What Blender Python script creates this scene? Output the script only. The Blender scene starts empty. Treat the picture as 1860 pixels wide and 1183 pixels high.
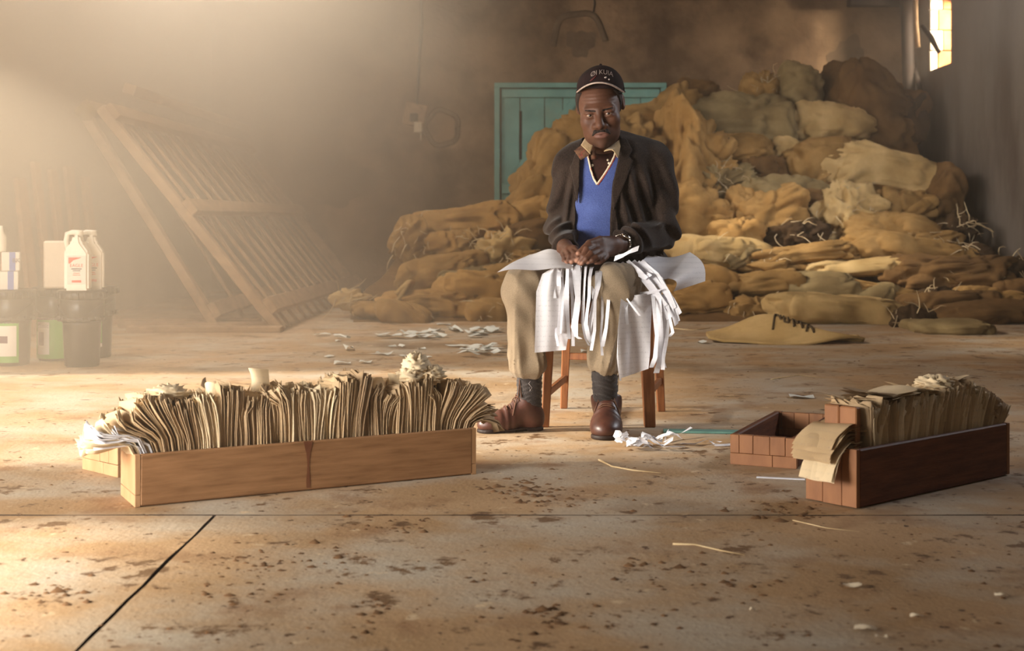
import bpy, bmesh, math, random
import numpy as np
from mathutils import Vector, Matrix, Euler, noise

random.seed(7)
scene = bpy.context.scene
COL = scene.collection
FPX, CX, HY, CAMH = 2400.0, 930.0, 410.0, 0.695
BACK_Y, LEFT_X, RIGHT_X, FRONT_Y, CEIL = 14.0, -3.18, 4.17, -3.0, 4.3


def srgb(r, g, b):
    f = lambda c: c / 12.92 if c <= 0.04045 else ((c + 0.055) / 1.055) ** 2.4
    return (f(r / 255.0), f(g / 255.0), f(b / 255.0), 1.0)


def W(x, y, Y):
    """Point at depth Y metres from the camera that the level camera sees at picture position x, y."""
    return Vector(((x - CX) * Y / FPX, Y, CAMH + (HY - y) * Y / FPX))


def G(x, y, z=0.0):
    Y = (CAMH - z) * FPX / (y - HY)
    return Vector(((x - CX) * Y / FPX, Y, z))


# ---------------------------------------------------------------- camera
cam = bpy.data.cameras.new('camera')
cam.sensor_width = 36.0
cam.lens = 36.0 * FPX / 1860.0
cam.shift_y = -(591.5 - HY) / 1860.0
cam.clip_start, cam.clip_end = 0.05, 80
cam.dof.use_dof = True
cam.dof.focus_distance = 4.45
cam.dof.aperture_fstop = 5.0
cam_o = bpy.data.objects.new('camera', cam)
cam_o.location = (0, 0, CAMH)
cam_o.rotation_euler = (math.radians(90), 0, 0)
COL.objects.link(cam_o)
scene.camera = cam_o

# ---------------------------------------------------------------- world, sun, daylight, exposure
world = bpy.data.worlds.new('world')
scene.world = world
world.use_nodes = True
bg = world.node_tree.nodes['Background']
bg.inputs[0].default_value = (1.0, 0.92, 0.80, 1)
bg.inputs[1].default_value = 0.25
vs = scene.view_settings
vs.view_transform = 'Standard'
vs.look = 'None'
vs.gamma = 1.0
vs.use_curve_mapping = False
vs.exposure = 0.0
scene.cycles.volume_bounces = 1
scene.cycles.max_bounces = 6
scene.cycles.diffuse_bounces = 3
scene.cycles.sample_clamp_indirect = 4.0


def area(name, loc, target, sx, sy, power, color):
    l = bpy.data.lights.new(name, 'AREA')
    l.shape = 'RECTANGLE'
    l.size, l.size_y, l.energy, l.color = sx, sy, power, color
    o = bpy.data.objects.new(name, l)
    o.location = loc
    d = Vector(target) - Vector(loc)
    o.rotation_euler = d.to_track_quat('-Z', 'Y').to_euler()
    COL.objects.link(o)
    return o


# daylight that comes in at the two big left doorways, at the high left windows and at the small right window; the nearest right lamp is added fill
o_ = area('daylight_doorway_front', (-3.3, 1.6, 0.85), (-0.5, 4.9, 0.6), 2.3, 1.3, 158, (1.0, 0.95, 0.88))
o_.data.spread = math.radians(112)
area('daylight_doorway_rear', (-3.3, 4.8, 0.9), (0.6, 4.8, 0.3), 2.3, 1.6, 12, (1.0, 0.91, 0.80))
for nm, y, ty, pw in (('daylight_high_window_near', 7.0, 9.2, 285), ('daylight_high_window_far', 10.0, 11.0, 155)):
    o_ = area(nm, (-3.3, y, 3.4), (0.2, ty, 0.9), 1.6, 0.9, pw, (1.0, 0.95, 0.90))
    o_.data.spread = math.radians(125)
o_ = area('daylight_side_window', (4.2, 8.3, 3.3), (2.7, 11.6, 0.9), 1.0, 0.8, 24, (0.86, 0.89, 1.0))
o_.data.spread = math.radians(60)
o_ = area('added_fill_right', (4.2, 5.8, 2.9), (0.75, 4.55, 0.75), 0.9, 0.8, 10, (0.92, 0.94, 1.0))  # added fill, no known window here; brightens the sheet on the lap
o_.data.spread = math.radians(55)
sun = bpy.data.lights.new('sun', 'SUN')
sun.energy, sun.angle, sun.color = 15.0, math.radians(5.5), (1.0, 0.91, 0.77)
sun_o = bpy.data.objects.new('sun', sun)
sun_o.rotation_euler = Vector((0.95, 0.10, -0.48)).to_track_quat('-Z', 'Y').to_euler()
sun_o.location = (-9, 5, 4)
COL.objects.link(sun_o)

# ---------------------------------------------------------------- object helpers
def new_obj(name, me, parent=None, mat=None):
    o = bpy.data.objects.new(name, me)
    COL.objects.link(o)
    if parent is not None:
        o.parent = parent
    if mat is not None and me is not None:
        if len(me.materials): me.materials.clear()
        for m in (mat if isinstance(mat, (list, tuple)) else [mat]):
            me.materials.append(m)
    return o


def tag(o, label=None, cat=None, group=None, kind=None):
    if label: o['label'] = label
    if cat: o['category'] = cat
    if group: o['group'] = group
    if kind: o['kind'] = kind
    return o


def empty(name, loc=(0, 0, 0), rz=0.0):
    o = bpy.data.objects.new(name, None)
    o.empty_display_size = 0.1
    o.location = loc
    o.rotation_euler = (0, 0, rz)
    COL.objects.link(o)
    return o


def np_mesh(name, V, F, smooth=True):
    V = np.asarray(V, dtype=np.float32)
    F = np.asarray(F, dtype=np.int32)
    me = bpy.data.meshes.new(name)
    n, k = F.shape
    me.vertices.add(len(V)); me.vertices.foreach_set('co', V.ravel())
    me.loops.add(n * k); me.loops.foreach_set('vertex_index', F.ravel())
    me.polygons.add(n)
    me.polygons.foreach_set('loop_start', np.arange(0, n * k, k, dtype=np.int32))
    me.update(calc_edges=True)
    me.validate()
    if smooth and len(me.polygons):
        me.polygons.foreach_set('use_smooth', np.ones(len(me.polygons), dtype=bool))
    return me


def bm_mesh(name, bm, smooth=False):
    bmesh.ops.recalc_face_normals(bm, faces=bm.faces)
    me = bpy.data.meshes.new(name)
    bm.to_mesh(me)
    bm.free()
    if smooth:
        for p in me.polygons: p.use_smooth = True
    return me


def add_box(bm, c, s, M=None, bevel=0.0, jit=0.0, seg=1):
    r = bmesh.ops.create_cube(bm, size=1.0)
    vs_ = r['verts']
    for v in vs_:
        v.co = Vector((v.co.x * s[0], v.co.y * s[1], v.co.z * s[2]))
        if jit: v.co += Vector([random.uniform(-jit, jit) for _ in range(3)])
    if bevel:
        es = list({e for v in vs_ for e in v.link_edges})
        rr = bmesh.ops.bevel(bm, geom=es, offset=bevel, segments=seg, affect='EDGES')
        vs_ = list({v for f in rr['faces'] for v in f.verts} | {v for v in vs_ if v.is_valid})
    for v in vs_:
        v.co = v.co + Vector(c)
        if M is not None: v.co = M @ v.co
    return vs_


def box_obj(name, c, s, mat, parent=None, M=None, bevel=0.004, jit=0.0):
    bm = bmesh.new()
    add_box(bm, c, s, M, bevel, jit)
    return new_obj(name, bm_mesh(name, bm), parent, mat)


def tube(bm, pts, rad, seg=8, cap=True):
    pts = [Vector(p) for p in pts]
    rads = rad if isinstance(rad, (list, tuple)) else [rad] * len(pts)
    rings, up = [], None
    for i, p in enumerate(pts):
        t = (pts[min(i + 1, len(pts) - 1)] - pts[max(i - 1, 0)])
        if t.length < 1e-9: t = Vector((0, 0, 1))
        t.normalize()
        if up is None:
            up = t.orthogonal().normalized()
        else:
            up = (up - t * up.dot(t))
            up = up.normalized() if up.length > 1e-6 else t.orthogonal().normalized()
        b = t.cross(up)
        rings.append([bm.verts.new(p + (up * math.cos(a) + b * math.sin(a)) * rads[i])
                      for a in [2 * math.pi * j / seg for j in range(seg)]])
    for a, b in zip(rings, rings[1:]):
        for j in range(seg):
            bm.faces.new((a[j], a[(j + 1) % seg], b[(j + 1) % seg], b[j]))
    if cap:
        bm.faces.new(list(reversed(rings[0]))); bm.faces.new(rings[-1])


def tube_obj(name, pts, rad, mat, parent=None, seg=8):
    bm = bmesh.new()
    tube(bm, pts, rad, seg)
    return new_obj(name, bm_mesh(name, bm, True), parent, mat)


def lathe(bm, prof, seg=32, M=None):
    rings = []
    for r, z in prof:
        ring = []
        for j in range(seg):
            a = 2 * math.pi * j / seg
            p = Vector((r * math.cos(a), r * math.sin(a), z))
            ring.append(bm.verts.new(M @ p if M is not None else p))
        rings.append(ring)
    for a, b in zip(rings, rings[1:]):
        for j in range(seg):
            bm.faces.new((a[j], a[(j + 1) % seg], b[(j + 1) % seg], b[j]))
    bm.faces.new(list(reversed(rings[0]))); bm.faces.new(rings[-1])


def ribbon(pts, wdir, width, nsub=1):
    """Flat strip along pts with half-width vectors wdir (list) -> V, F"""
    V, F = [], []
    n = len(pts)
    for i, p in enumerate(pts):
        w = Vector(wdir[i]) * (width if not isinstance(width, (list, tuple)) else width[i]) * 0.5
        V += [Vector(p) - w, Vector(p) + w]
    for i in range(n - 1):
        a = 2 * i
        F.append((a, a + 1, a + 3, a + 2))
    return V, F


def grid_mesh(name, fn, nu, nv, smooth=True):
    V = [fn(i / nu, j / nv) for j in range(nv + 1) for i in range(nu + 1)]
    F = []
    for j in range(nv):
        for i in range(nu):
            a = j * (nu + 1) + i
            F.append((a, a + 1, a + nu + 2, a + nu + 1))
    return np_mesh(name, [tuple(v) for v in V], F, smooth)


def copy_tree(o, parent=None):
    c = o.copy()
    COL.objects.link(c)
    if parent is not None: c.parent = parent
    for ch in list(o.children):
        copy_tree(ch, c)
    return c


# ---------------------------------------------------------------- materials
def nodes_of(name):
    m = bpy.data.materials.new(name)
    m.use_nodes = True
    nt = m.node_tree
    return m, nt, nt.nodes, nt.links, nt.nodes['Principled BSDF']


def pmat(name, c1, c2=None, scale=5.0, stretch=(1, 1, 1), rough=0.8, bump=0.0, bscale=40.0, bdist=0.01,
         c3=None, c3scale=2.0, c3lo=0.55, c3hi=0.7, spec=0.3, coord='Object', detail=6.0, bstretch=None, metal=0.0, sheen=0.0):
    """Two-colour noise material with an optional third colour in blotches and noise bump."""
    m, nt, N, L, P = nodes_of(name)
    P.inputs['Roughness'].default_value = rough
    P.inputs['Metallic'].default_value = metal
    P.inputs['Specular IOR Level'].default_value = spec
    if sheen:
        P.inputs['Sheen Weight'].default_value = sheen
        P.inputs['Sheen Roughness'].default_value = 0.5
    tc = N.new('ShaderNodeTexCoord')

    def tex(sc, st, det=detail):
        mp = N.new('ShaderNodeMapping'); mp.inputs['Scale'].default_value = st
        L.new(tc.outputs[coord], mp.inputs['Vector'])
        t = N.new('ShaderNodeTexNoise'); t.inputs['Scale'].default_value = sc
        t.inputs['Detail'].default_value = det; t.inputs['Roughness'].default_value = 0.6
        L.new(mp.outputs[0], t.inputs['Vector'])
        return t
    t = tex(scale, stretch)
    rp = N.new('ShaderNodeValToRGB')
    rp.color_ramp.elements[0].position, rp.color_ramp.elements[1].position = 0.35, 0.65
    rp.color_ramp.elements[0].color = c1
    rp.color_ramp.elements[1].color = c2 or c1
    L.new(t.outputs['Fac'], rp.inputs[0])
    out = rp.outputs[0]
    if c3:
        t3 = tex(c3scale, stretch)
        r3 = N.new('ShaderNodeValToRGB')
        r3.color_ramp.elements[0].position, r3.color_ramp.elements[1].position = c3lo, c3hi
        L.new(t3.outputs['Fac'], r3.inputs[0])
        mx = N.new('ShaderNodeMix'); mx.data_type = 'RGBA'
        L.new(r3.outputs[0], mx.inputs['Factor'])
        L.new(out, mx.inputs[6]); mx.inputs[7].default_value = c3
        out = mx.outputs[2]
    L.new(out, P.inputs['Base Color'])
    if bump:
        tb = tex(bscale, bstretch or stretch, 4.0)
        b = N.new('ShaderNodeBump'); b.inputs['Strength'].default_value = bump; b.inputs['Distance'].default_value = bdist
        L.new(tb.outputs['Fac'], b.inputs['Height']); L.new(b.outputs[0], P.inputs['Normal'])
    return m


M = {}
M['plaster'] = pmat('plaster', srgb(138, 122, 104), srgb(112, 96, 80), 1.3, rough=0.95, bump=0.5, bscale=9, bdist=0.02,
                    c3=srgb(96, 80, 64), c3scale=0.7, c3lo=0.5, c3hi=0.75)
M['plaster_back'] = pmat('plaster_back', srgb(146, 118, 90), srgb(100, 78, 56), 1.6, rough=0.95, bump=0.6, bscale=7, bdist=0.03,
                         c3=srgb(76, 56, 40), c3scale=1.1, c3lo=0.48, c3hi=0.66)
M['plaster_right'] = pmat('plaster_right', srgb(118, 108, 98), srgb(92, 83, 74), 1.2, stretch=(1, 1, 0.35), rough=0.95, bump=0.5, bscale=8, bdist=0.02,
                          c3=srgb(76, 62, 52), c3scale=1.2, c3lo=0.5, c3hi=0.75)
M['stain'] = pmat('stain', srgb(92, 74, 56), srgb(110, 90, 70), 6, rough=0.95, bump=0.4, bscale=30)
M['wood_pale'] = pmat('wood_pale', srgb(158, 116, 78), srgb(132, 94, 60), 5, stretch=(1.2, 14, 14), rough=0.65, bump=0.25, bscale=30, bdist=0.004,
                      c3=srgb(122, 88, 54), c3scale=5, c3lo=0.58, c3hi=0.75)
M['wood_red'] = pmat('wood_red', srgb(112, 66, 42), srgb(84, 46, 30), 5, stretch=(1.2, 14, 14), rough=0.55, bump=0.25, bscale=30, bdist=0.004,
                     c3=srgb(72, 38, 26), c3scale=4, c3lo=0.52, c3hi=0.75)
M['wood_end'] = pmat('wood_end', srgb(152, 104, 68), srgb(124, 82, 54), 14, stretch=(1, 1, 0.25), rough=0.6, bump=0.2, bscale=50, bdist=0.003,
                     c3=srgb(100, 64, 46), c3scale=7, c3lo=0.52, c3hi=0.7)
M['wood_end_light'] = pmat('wood_end_light', srgb(186, 146, 106), srgb(164, 122, 82), 14, stretch=(1, 1, 0.25), rough=0.65, bump=0.2, bscale=50, bdist=0.003,
                     c3=srgb(150, 104, 66), c3scale=7, c3lo=0.55, c3hi=0.75)
M['wood_grey'] = pmat('wood_grey', srgb(170, 140, 108), srgb(142, 114, 86), 4, stretch=(3, 3, 3), rough=0.8, bump=0.2, bscale=30)
M['wood_dark'] = pmat('wood_dark', srgb(96, 74, 56), srgb(74, 56, 42), 4, rough=0.8)
M['wood_black'] = pmat('wood_black', srgb(40, 28, 20), srgb(26, 18, 13), 6, rough=0.8)
M['wood_stool'] = pmat('wood_stool', srgb(152, 98, 58), srgb(126, 76, 44), 9, stretch=(8, 8, 1), rough=0.55, bump=0.15, bscale=40, bdist=0.003)
M['turquoise'] = pmat('turquoise', srgb(122, 168, 156), srgb(104, 148, 138), 4, rough=0.6, c3=srgb(126, 150, 132), c3scale=2.2, c3lo=0.55, c3hi=0.75, bump=0.15, bscale=30)
M['turquoise_dark'] = pmat('turquoise_dark', srgb(88, 146, 140), srgb(70, 126, 120), 5, rough=0.65)
M['iron'] = pmat('iron', srgb(58, 44, 36), srgb(40, 30, 24), 9, rough=0.6, metal=0.2)
M['dark_gap'] = pmat('dark_gap', srgb(40, 26, 18), rough=0.9)
M['white_plastic'] = pmat('white_plastic', srgb(236, 230, 218), srgb(228, 222, 208), 3, rough=0.35, spec=0.5)
M['old_plastic'] = pmat('old_plastic', srgb(222, 208, 190), srgb(212, 196, 176), 3, rough=0.5)
M['black_plastic'] = pmat('black_plastic', srgb(34, 26, 22), srgb(24, 18, 16), 6, rough=0.3, spec=0.5)
M['green_label'] = pmat('green_label', srgb(96, 168, 76), srgb(86, 156, 70), 6, rough=0.5)
M['white_label'] = pmat('white_label', srgb(226, 222, 216), srgb(216, 212, 206), 6, rough=0.5)
M['purple_print'] = pmat('purple_print', srgb(92, 56, 84), srgb(78, 46, 72), 8, rough=0.5)
M['red_print'] = pmat('red_print', srgb(206, 74, 58), rough=0.5)
M['grey_print'] = pmat('grey_print', srgb(92, 84, 96), rough=0.5)
M['blue_print'] = pmat('blue_print', srgb(92, 116, 186), rough=0.5)
M['cream'] = pmat('cream', srgb(226, 210, 184), srgb(208, 190, 160), 30, rough=0.8)


def paper_mat(name, base, var, ink=0.35, line_scale=120.0, rough=0.75):
    """Old paper; thin faint ruled lines and handwriting blotches as print."""
    m, nt, N, L, P = nodes_of(name)
    P.inputs['Roughness'].default_value = rough
    P.inputs['Specular IOR Level'].default_value = 0.2
    tc = N.new('ShaderNodeTexCoord')
    t = N.new('ShaderNodeTexNoise'); t.inputs['Scale'].default_value = 6; t.inputs['Detail'].default_value = 6
    L.new(tc.outputs['Object'], t.inputs['Vector'])
    rp = N.new('ShaderNodeValToRGB')
    rp.color_ramp.elements[0].position, rp.color_ramp.elements[1].position = 0.35, 0.68
    rp.color_ramp.elements[0].color, rp.color_ramp.elements[1].color = base, var
    ink = ink * 0.42
    L.new(t.outputs['Fac'], rp.inputs[0])
    out = rp.outputs[0]
    if ink:
        wv = N.new('ShaderNodeTexWave'); wv.inputs['Scale'].default_value = line_scale / 6.3
        wv.bands_direction = 'Z'; wv.inputs['Distortion'].default_value = 0.6
        L.new(tc.outputs['Object'], wv.inputs['Vector'])
        w2 = N.new('ShaderNodeTexNoise'); w2.inputs['Scale'].default_value = 340; w2.inputs['Detail'].default_value = 2
        mp = N.new('ShaderNodeMapping'); mp.inputs['Scale'].default_value = (1, 1, 0.5)
        L.new(tc.outputs['Object'], mp.inputs['Vector']); L.new(mp.outputs[0], w2.inputs['Vector'])
        r1 = N.new('ShaderNodeValToRGB'); r1.color_ramp.elements[0].position = 0.72; r1.color_ramp.elements[1].position = 0.9
        L.new(wv.outputs['Fac'], r1.inputs[0])
        r2 = N.new('ShaderNodeValToRGB'); r2.color_ramp.elements[0].position = 0.5; r2.color_ramp.elements[1].position = 0.6
        L.new(w2.outputs['Fac'], r2.inputs[0])
        mu = N.new('ShaderNodeMath'); mu.operation = 'MULTIPLY'
        L.new(r1.outputs[0], mu.inputs[0]); L.new(r2.outputs[0], mu.inputs[1])
        m2 = N.new('ShaderNodeMath'); m2.operation = 'MULTIPLY'; m2.inputs[1].default_value = ink
        L.new(mu.outputs[0], m2.inputs[0])
        mx = N.new('ShaderNodeMix'); mx.data_type = 'RGBA'
        L.new(m2.outputs[0], mx.inputs['Factor']); L.new(out, mx.inputs[6]); mx.inputs[7].default_value = srgb(110, 104, 116)
        out = mx.outputs[2]
    L.new(out, P.inputs['Base Color'])
    tr = N.new('ShaderNodeBsdfTranslucent')
    L.new(out, tr.inputs['Color'])
    ms = N.new('ShaderNodeMixShader'); ms.inputs[0].default_value = 0.12
    L.new(P.outputs[0], ms.inputs[1]); L.new(tr.outputs[0], ms.inputs[2])
    L.new(ms.outputs[0], N['Material Output'].inputs['Surface'])
    return m


M['paper_white'] = paper_mat('paper_white', srgb(240, 238, 240), srgb(231, 228, 231), 0.5)
M['paper_strip'] = paper_mat('paper_strip', srgb(240, 240, 244), srgb(228, 226, 232), 0.3)
M['paper_old'] = paper_mat('paper_old', srgb(210, 182, 144), srgb(186, 158, 120), 0.4)
M['paper_old_b'] = paper_mat('paper_old_b', srgb(190, 162, 126), srgb(162, 134, 102), 0.3)
M['paper_light'] = paper_mat('paper_light', srgb(232, 210, 174), srgb(214, 190, 152), 0.3)
M['paper_scrap'] = paper_mat('paper_scrap', srgb(226, 226, 218), srgb(204, 206, 196), 0.2)


def burlap_mat(name, c1, c2, c3):
    m, nt, N, L, P = nodes_of(name)
    P.inputs['Roughness'].default_value = 0.95
    P.inputs['Specular IOR Level'].default_value = 0.1
    tc = N.new('ShaderNodeTexCoord')
    t = N.new('ShaderNodeTexNoise'); t.inputs['Scale'].default_value = 4.0; t.inputs['Detail'].default_value = 8; t.inputs['Roughness'].default_value = 0.65
    L.new(tc.outputs['Object'], t.inputs['Vector'])
    rp = N.new('ShaderNodeValToRGB')
    rp.color_ramp.elements[0].position, rp.color_ramp.elements[1].position = 0.34, 0.66
    rp.color_ramp.elements[0].color, rp.color_ramp.elements[1].color = c1, c2
    L.new(t.outputs['Fac'], rp.inputs[0])
    t2 = N.new('ShaderNodeTexNoise'); t2.inputs['Scale'].default_value = 1.7; t2.inputs['Detail'].default_value = 5
    L.new(tc.outputs['Object'], t2.inputs['Vector'])
    r2 = N.new('ShaderNodeValToRGB'); r2.color_ramp.elements[0].position, r2.color_ramp.elements[1].position = 0.55, 0.75
    L.new(t2.outputs['Fac'], r2.inputs[0])
    mx = N.new('ShaderNodeMix'); mx.data_type = 'RGBA'
    L.new(r2.outputs[0], mx.inputs['Factor']); L.new(rp.outputs[0], mx.inputs[6]); mx.inputs[7].default_value = c3
    L.new(mx.outputs[2], P.inputs['Base Color'])
    # weave
    a = N.new('ShaderNodeTexWave'); a.inputs['Scale'].default_value = 80; a.bands_direction = 'X'; a.inputs['Distortion'].default_value = 1.5
    b = N.new('ShaderNodeTexWave'); b.inputs['Scale'].default_value = 80; b.bands_direction = 'Z'; b.inputs['Distortion'].default_value = 1.5
    L.new(tc.outputs['Object'], a.inputs['Vector']); L.new(tc.outputs['Object'], b.inputs['Vector'])
    ad = N.new('ShaderNodeMath'); ad.operation = 'ADD'
    L.new(a.outputs['Fac'], ad.inputs[0]); L.new(b.outputs['Fac'], ad.inputs[1])
    n3 = N.new('ShaderNodeTexNoise'); n3.inputs['Scale'].default_value = 13; n3.inputs['Detail'].default_value = 7
    L.new(tc.outputs['Object'], n3.inputs['Vector'])
    sc = N.new('ShaderNodeMath'); sc.operation = 'MULTIPLY_ADD'; sc.inputs[1].default_value = 8.0
    L.new(n3.outputs['Fac'], sc.inputs[0]); L.new(ad.outputs[0], sc.inputs[2])
    bp = N.new('ShaderNodeBump'); bp.inputs['Strength'].default_value = 0.7; bp.inputs['Distance'].default_value = 0.008
    L.new(sc.outputs[0], bp.inputs['Height']); L.new(bp.outputs[0], P.inputs['Normal'])
    return m


M['burlap'] = burlap_mat('burlap', srgb(186, 146, 90), srgb(158, 120, 68), srgb(122, 92, 52))
M['burlap_gold'] = burlap_mat('burlap_gold', srgb(204, 160, 98), srgb(180, 136, 78), srgb(144, 108, 60))
M['burlap_light'] = burlap_mat('burlap_light', srgb(222, 188, 130), srgb(200, 164, 106), srgb(160, 130, 80))
M['burlap_grey'] = burlap_mat('burlap_grey', srgb(170, 146, 102), srgb(144, 122, 82), srgb(112, 90, 60))
M['burlap_brown'] = burlap_mat('burlap_brown', srgb(136, 102, 62), srgb(110, 80, 48), srgb(82, 60, 36))
M['burlap_dark'] = burlap_mat('burlap_dark', srgb(90, 68, 44), srgb(68, 50, 34), srgb(48, 36, 24))
M['fibre'] = pmat('fibre', srgb(206, 184, 146), srgb(178, 150, 108), 8, rough=0.9)


def floor_mat():
    m, nt, N, L, P = nodes_of('concrete_floor')
    P.inputs['Roughness'].default_value = 0.62
    P.inputs['Specular IOR Level'].default_value = 0.35
    tc = N.new('ShaderNodeTexCoord')

    def noi(sc, det=6, st=(1, 1, 1), rough=0.6):
        mp = N.new('ShaderNodeMapping'); mp.inputs['Scale'].default_value = st
        L.new(tc.outputs['Object'], mp.inputs['Vector'])
        t = N.new('ShaderNodeTexNoise'); t.inputs['Scale'].default_value = sc; t.inputs['Detail'].default_value = det; t.inputs['Roughness'].default_value = rough
        L.new(mp.outputs[0], t.inputs['Vector']); return t.outputs['Fac']

    def ramp(f, lo, hi, c0=(0, 0, 0, 1), c1=(1, 1, 1, 1)):
        r = N.new('ShaderNodeValToRGB'); r.color_ramp.elements[0].position, r.color_ramp.elements[1].position = lo, hi
        r.color_ramp.elements[0].color, r.color_ramp.elements[1].color = c0, c1
        L.new(f, r.inputs[0]); return r.outputs[0]

    def mix(f, a, b):
        x = N.new('ShaderNodeMix'); x.data_type = 'RGBA'
        L.new(f, x.inputs['Factor']); L.new(a, x.inputs[6])
        if isinstance(b, tuple): x.inputs[7].default_value = b
        else: L.new(b, x.inputs[7])
        return x.outputs[2]
    base = ramp(noi(1.1, 8, (1, 1.3, 1)), 0.32, 0.68, srgb(154, 122, 84), srgb(182, 150, 114))
    c = mix(ramp(noi(2.3, 7, (0.9, 1.1, 1)), 0.42, 0.66), base, srgb(178, 166, 148))
    c = mix(ramp(noi(3.7, 8, (1, 1.1, 1)), 0.56, 0.72), c, srgb(136, 100, 68))
    c = mix(ramp(noi(0.8, 8, (1, 1.1, 1)), 0.56, 0.7), c, srgb(118, 98, 76))
    c = mix(ramp(noi(9, 6, (1, 1.1, 1), 0.65), 0.60, 0.66), c, srgb(100, 72, 46))
    c = mix(ramp(noi(30, 3, (1, 1, 1)), 0.65, 0.69), c, srgb(86, 60, 38))
    c = mix(ramp(noi(13, 5, (1, 1, 1)), 0.64, 0.72), c, srgb(206, 182, 148))
    c = mix(ramp(noi(5, 7, (1, 1, 1), 0.7), 0.60, 0.63), c, srgb(112, 84, 56))
    c = mix(ramp(noi(60, 2, (1, 1, 1)), 0.72, 0.75), c, srgb(70, 48, 30))
    L.new(c, P.inputs['Base Color'])
    h = N.new('ShaderNodeMath'); h.operation = 'ADD'
    L.new(noi(14, 8, (1, 1, 1), 0.65), h.inputs[0]); L.new(noi(70, 3), h.inputs[1])
    b = N.new('ShaderNodeBump'); b.inputs['Strength'].default_value = 0.16; b.inputs['Distance'].default_value = 0.012
    L.new(h.outputs[0], b.inputs['Height']); L.new(b.outputs[0], P.inputs['Normal'])
    return m


M['floor'] = floor_mat()
# ================================================================ ROOM
def boxes_obj(name, boxes, mat, parent=None, bevel=0.0):
    bm = bmesh.new()
    for lo, hi in boxes:
        c = [(a + b) / 2 for a, b in zip(lo, hi)]
        s = [b - a for a, b in zip(lo, hi)]
        add_box(bm, c, s, None, bevel)
    return new_obj(name, bm_mesh(name, bm), parent, mat)


def slab(name, x0, x1, y0, y1, parent, seed, n=60):
    """Concrete slab with worn, uneven edges."""
    rnd = random.Random(seed)
    bm = bmesh.new()
    ring = []
    pts = []
    for i in range(n): pts.append((x0 + (x1 - x0) * i / n, y0))
    for i in range(n): pts.append((x1, y0 + (y1 - y0) * i / n))
    for i in range(n): pts.append((x1 - (x1 - x0) * i / n, y1))
    for i in range(n): pts.append((x0, y1 - (y1 - y0) * i / n))
    cx, cy = (x0 + x1) / 2, (y0 + y1) / 2
    top, edge, bot = [], [], []
    for x, y in pts:
        j = rnd.uniform(0.0, 0.003) if rnd.random() < 0.8 else rnd.uniform(0.002, 0.006)
        dx = j if abs(x - x0) < 1e-6 else (-j if abs(x - x1) < 1e-6 else 0)
        dy = j if abs(y - y0) < 1e-6 else (-j if abs(y - y1) < 1e-6 else 0)
        sx = 1 if dx > 0 else (-1 if dx < 0 else 0)
        sy = 1 if dy > 0 else (-1 if dy < 0 else 0)
        top.append(bm.verts.new((x + dx + sx * 0.002, y + dy + sy * 0.002, 0.0)))
        edge.append(bm.verts.new((x + dx, y + dy, -0.006)))
        bot.append(bm.verts.new((x + dx, y + dy, -0.05)))
    m = len(pts)
    for i in range(m):
        k = (i + 1) % m
        bm.faces.new((top[i], edge[i], edge[k], top[k])).material_index = 1
        bm.faces.new((edge[i], bot[i], bot[k], edge[k])).material_index = 1
    bm.faces.new(top)
    return new_obj(name, bm_mesh(name, bm), parent, [M['floor'], M['dark_gap']])


fl = boxes_obj('floor', [((LEFT_X - 2.5, FRONT_Y, -0.12), (RIGHT_X + 0.4, BACK_Y + 0.3, -0.035))], M['dark_gap'])
tag(fl, 'ochre concrete floor with dusty stains and straight slab joints', kind='structure')
JX, JY = -0.712, 3.17
slab('slab', LEFT_X - 2.4, JX, FRONT_Y, JY, fl, 1)
slab('slab', JX, RIGHT_X + 0.3, FRONT_Y, JY, fl, 2)
slab('slab', LEFT_X - 2.4, RIGHT_X + 0.3, JY, BACK_Y + 0.2, fl, 3)

# left wall: big doorway (outside the picture on the left) and two high windows
T = 0.28
D0, D1, DZ = 3.6, 6.05, 2.0
E0, E1, EZ = 0.3, 2.85, 1.35
w1, w2 = (6.4, 7.7), (9.2, 10.6)
WZ0, WZ1 = 3.0, 3.85
wl = boxes_obj('wall_left', [
    ((LEFT_X - T, FRONT_Y, 0), (LEFT_X, E0, CEIL)),
    ((LEFT_X - T, E0, EZ), (LEFT_X, E1, CEIL)),
    ((LEFT_X - T, E1, 0), (LEFT_X, D0, CEIL)),
    ((LEFT_X - T, D0, DZ), (LEFT_X, D1, CEIL)),
    ((LEFT_X - T, D1, 0), (LEFT_X, BACK_Y + T, WZ0)),
    ((LEFT_X - T, D1, WZ1), (LEFT_X, BACK_Y + T, CEIL)),
    ((LEFT_X - T, D1, WZ0), (LEFT_X, w1[0], WZ1)),
    ((LEFT_X - T, w1[1], WZ0), (LEFT_X, w2[0], WZ1)),
    ((LEFT_X - T, w2[1], WZ0), (LEFT_X, BACK_Y + T, WZ1)),
], M['plaster'])
tag(wl, 'pale plastered left wall in the haze', kind='structure')
wb = boxes_obj('wall_back', [((LEFT_X, BACK_Y, 0), (RIGHT_X, BACK_Y + T, CEIL))], M['plaster_back'])
tag(wb, 'stained brown plastered back wall', kind='structure')
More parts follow.
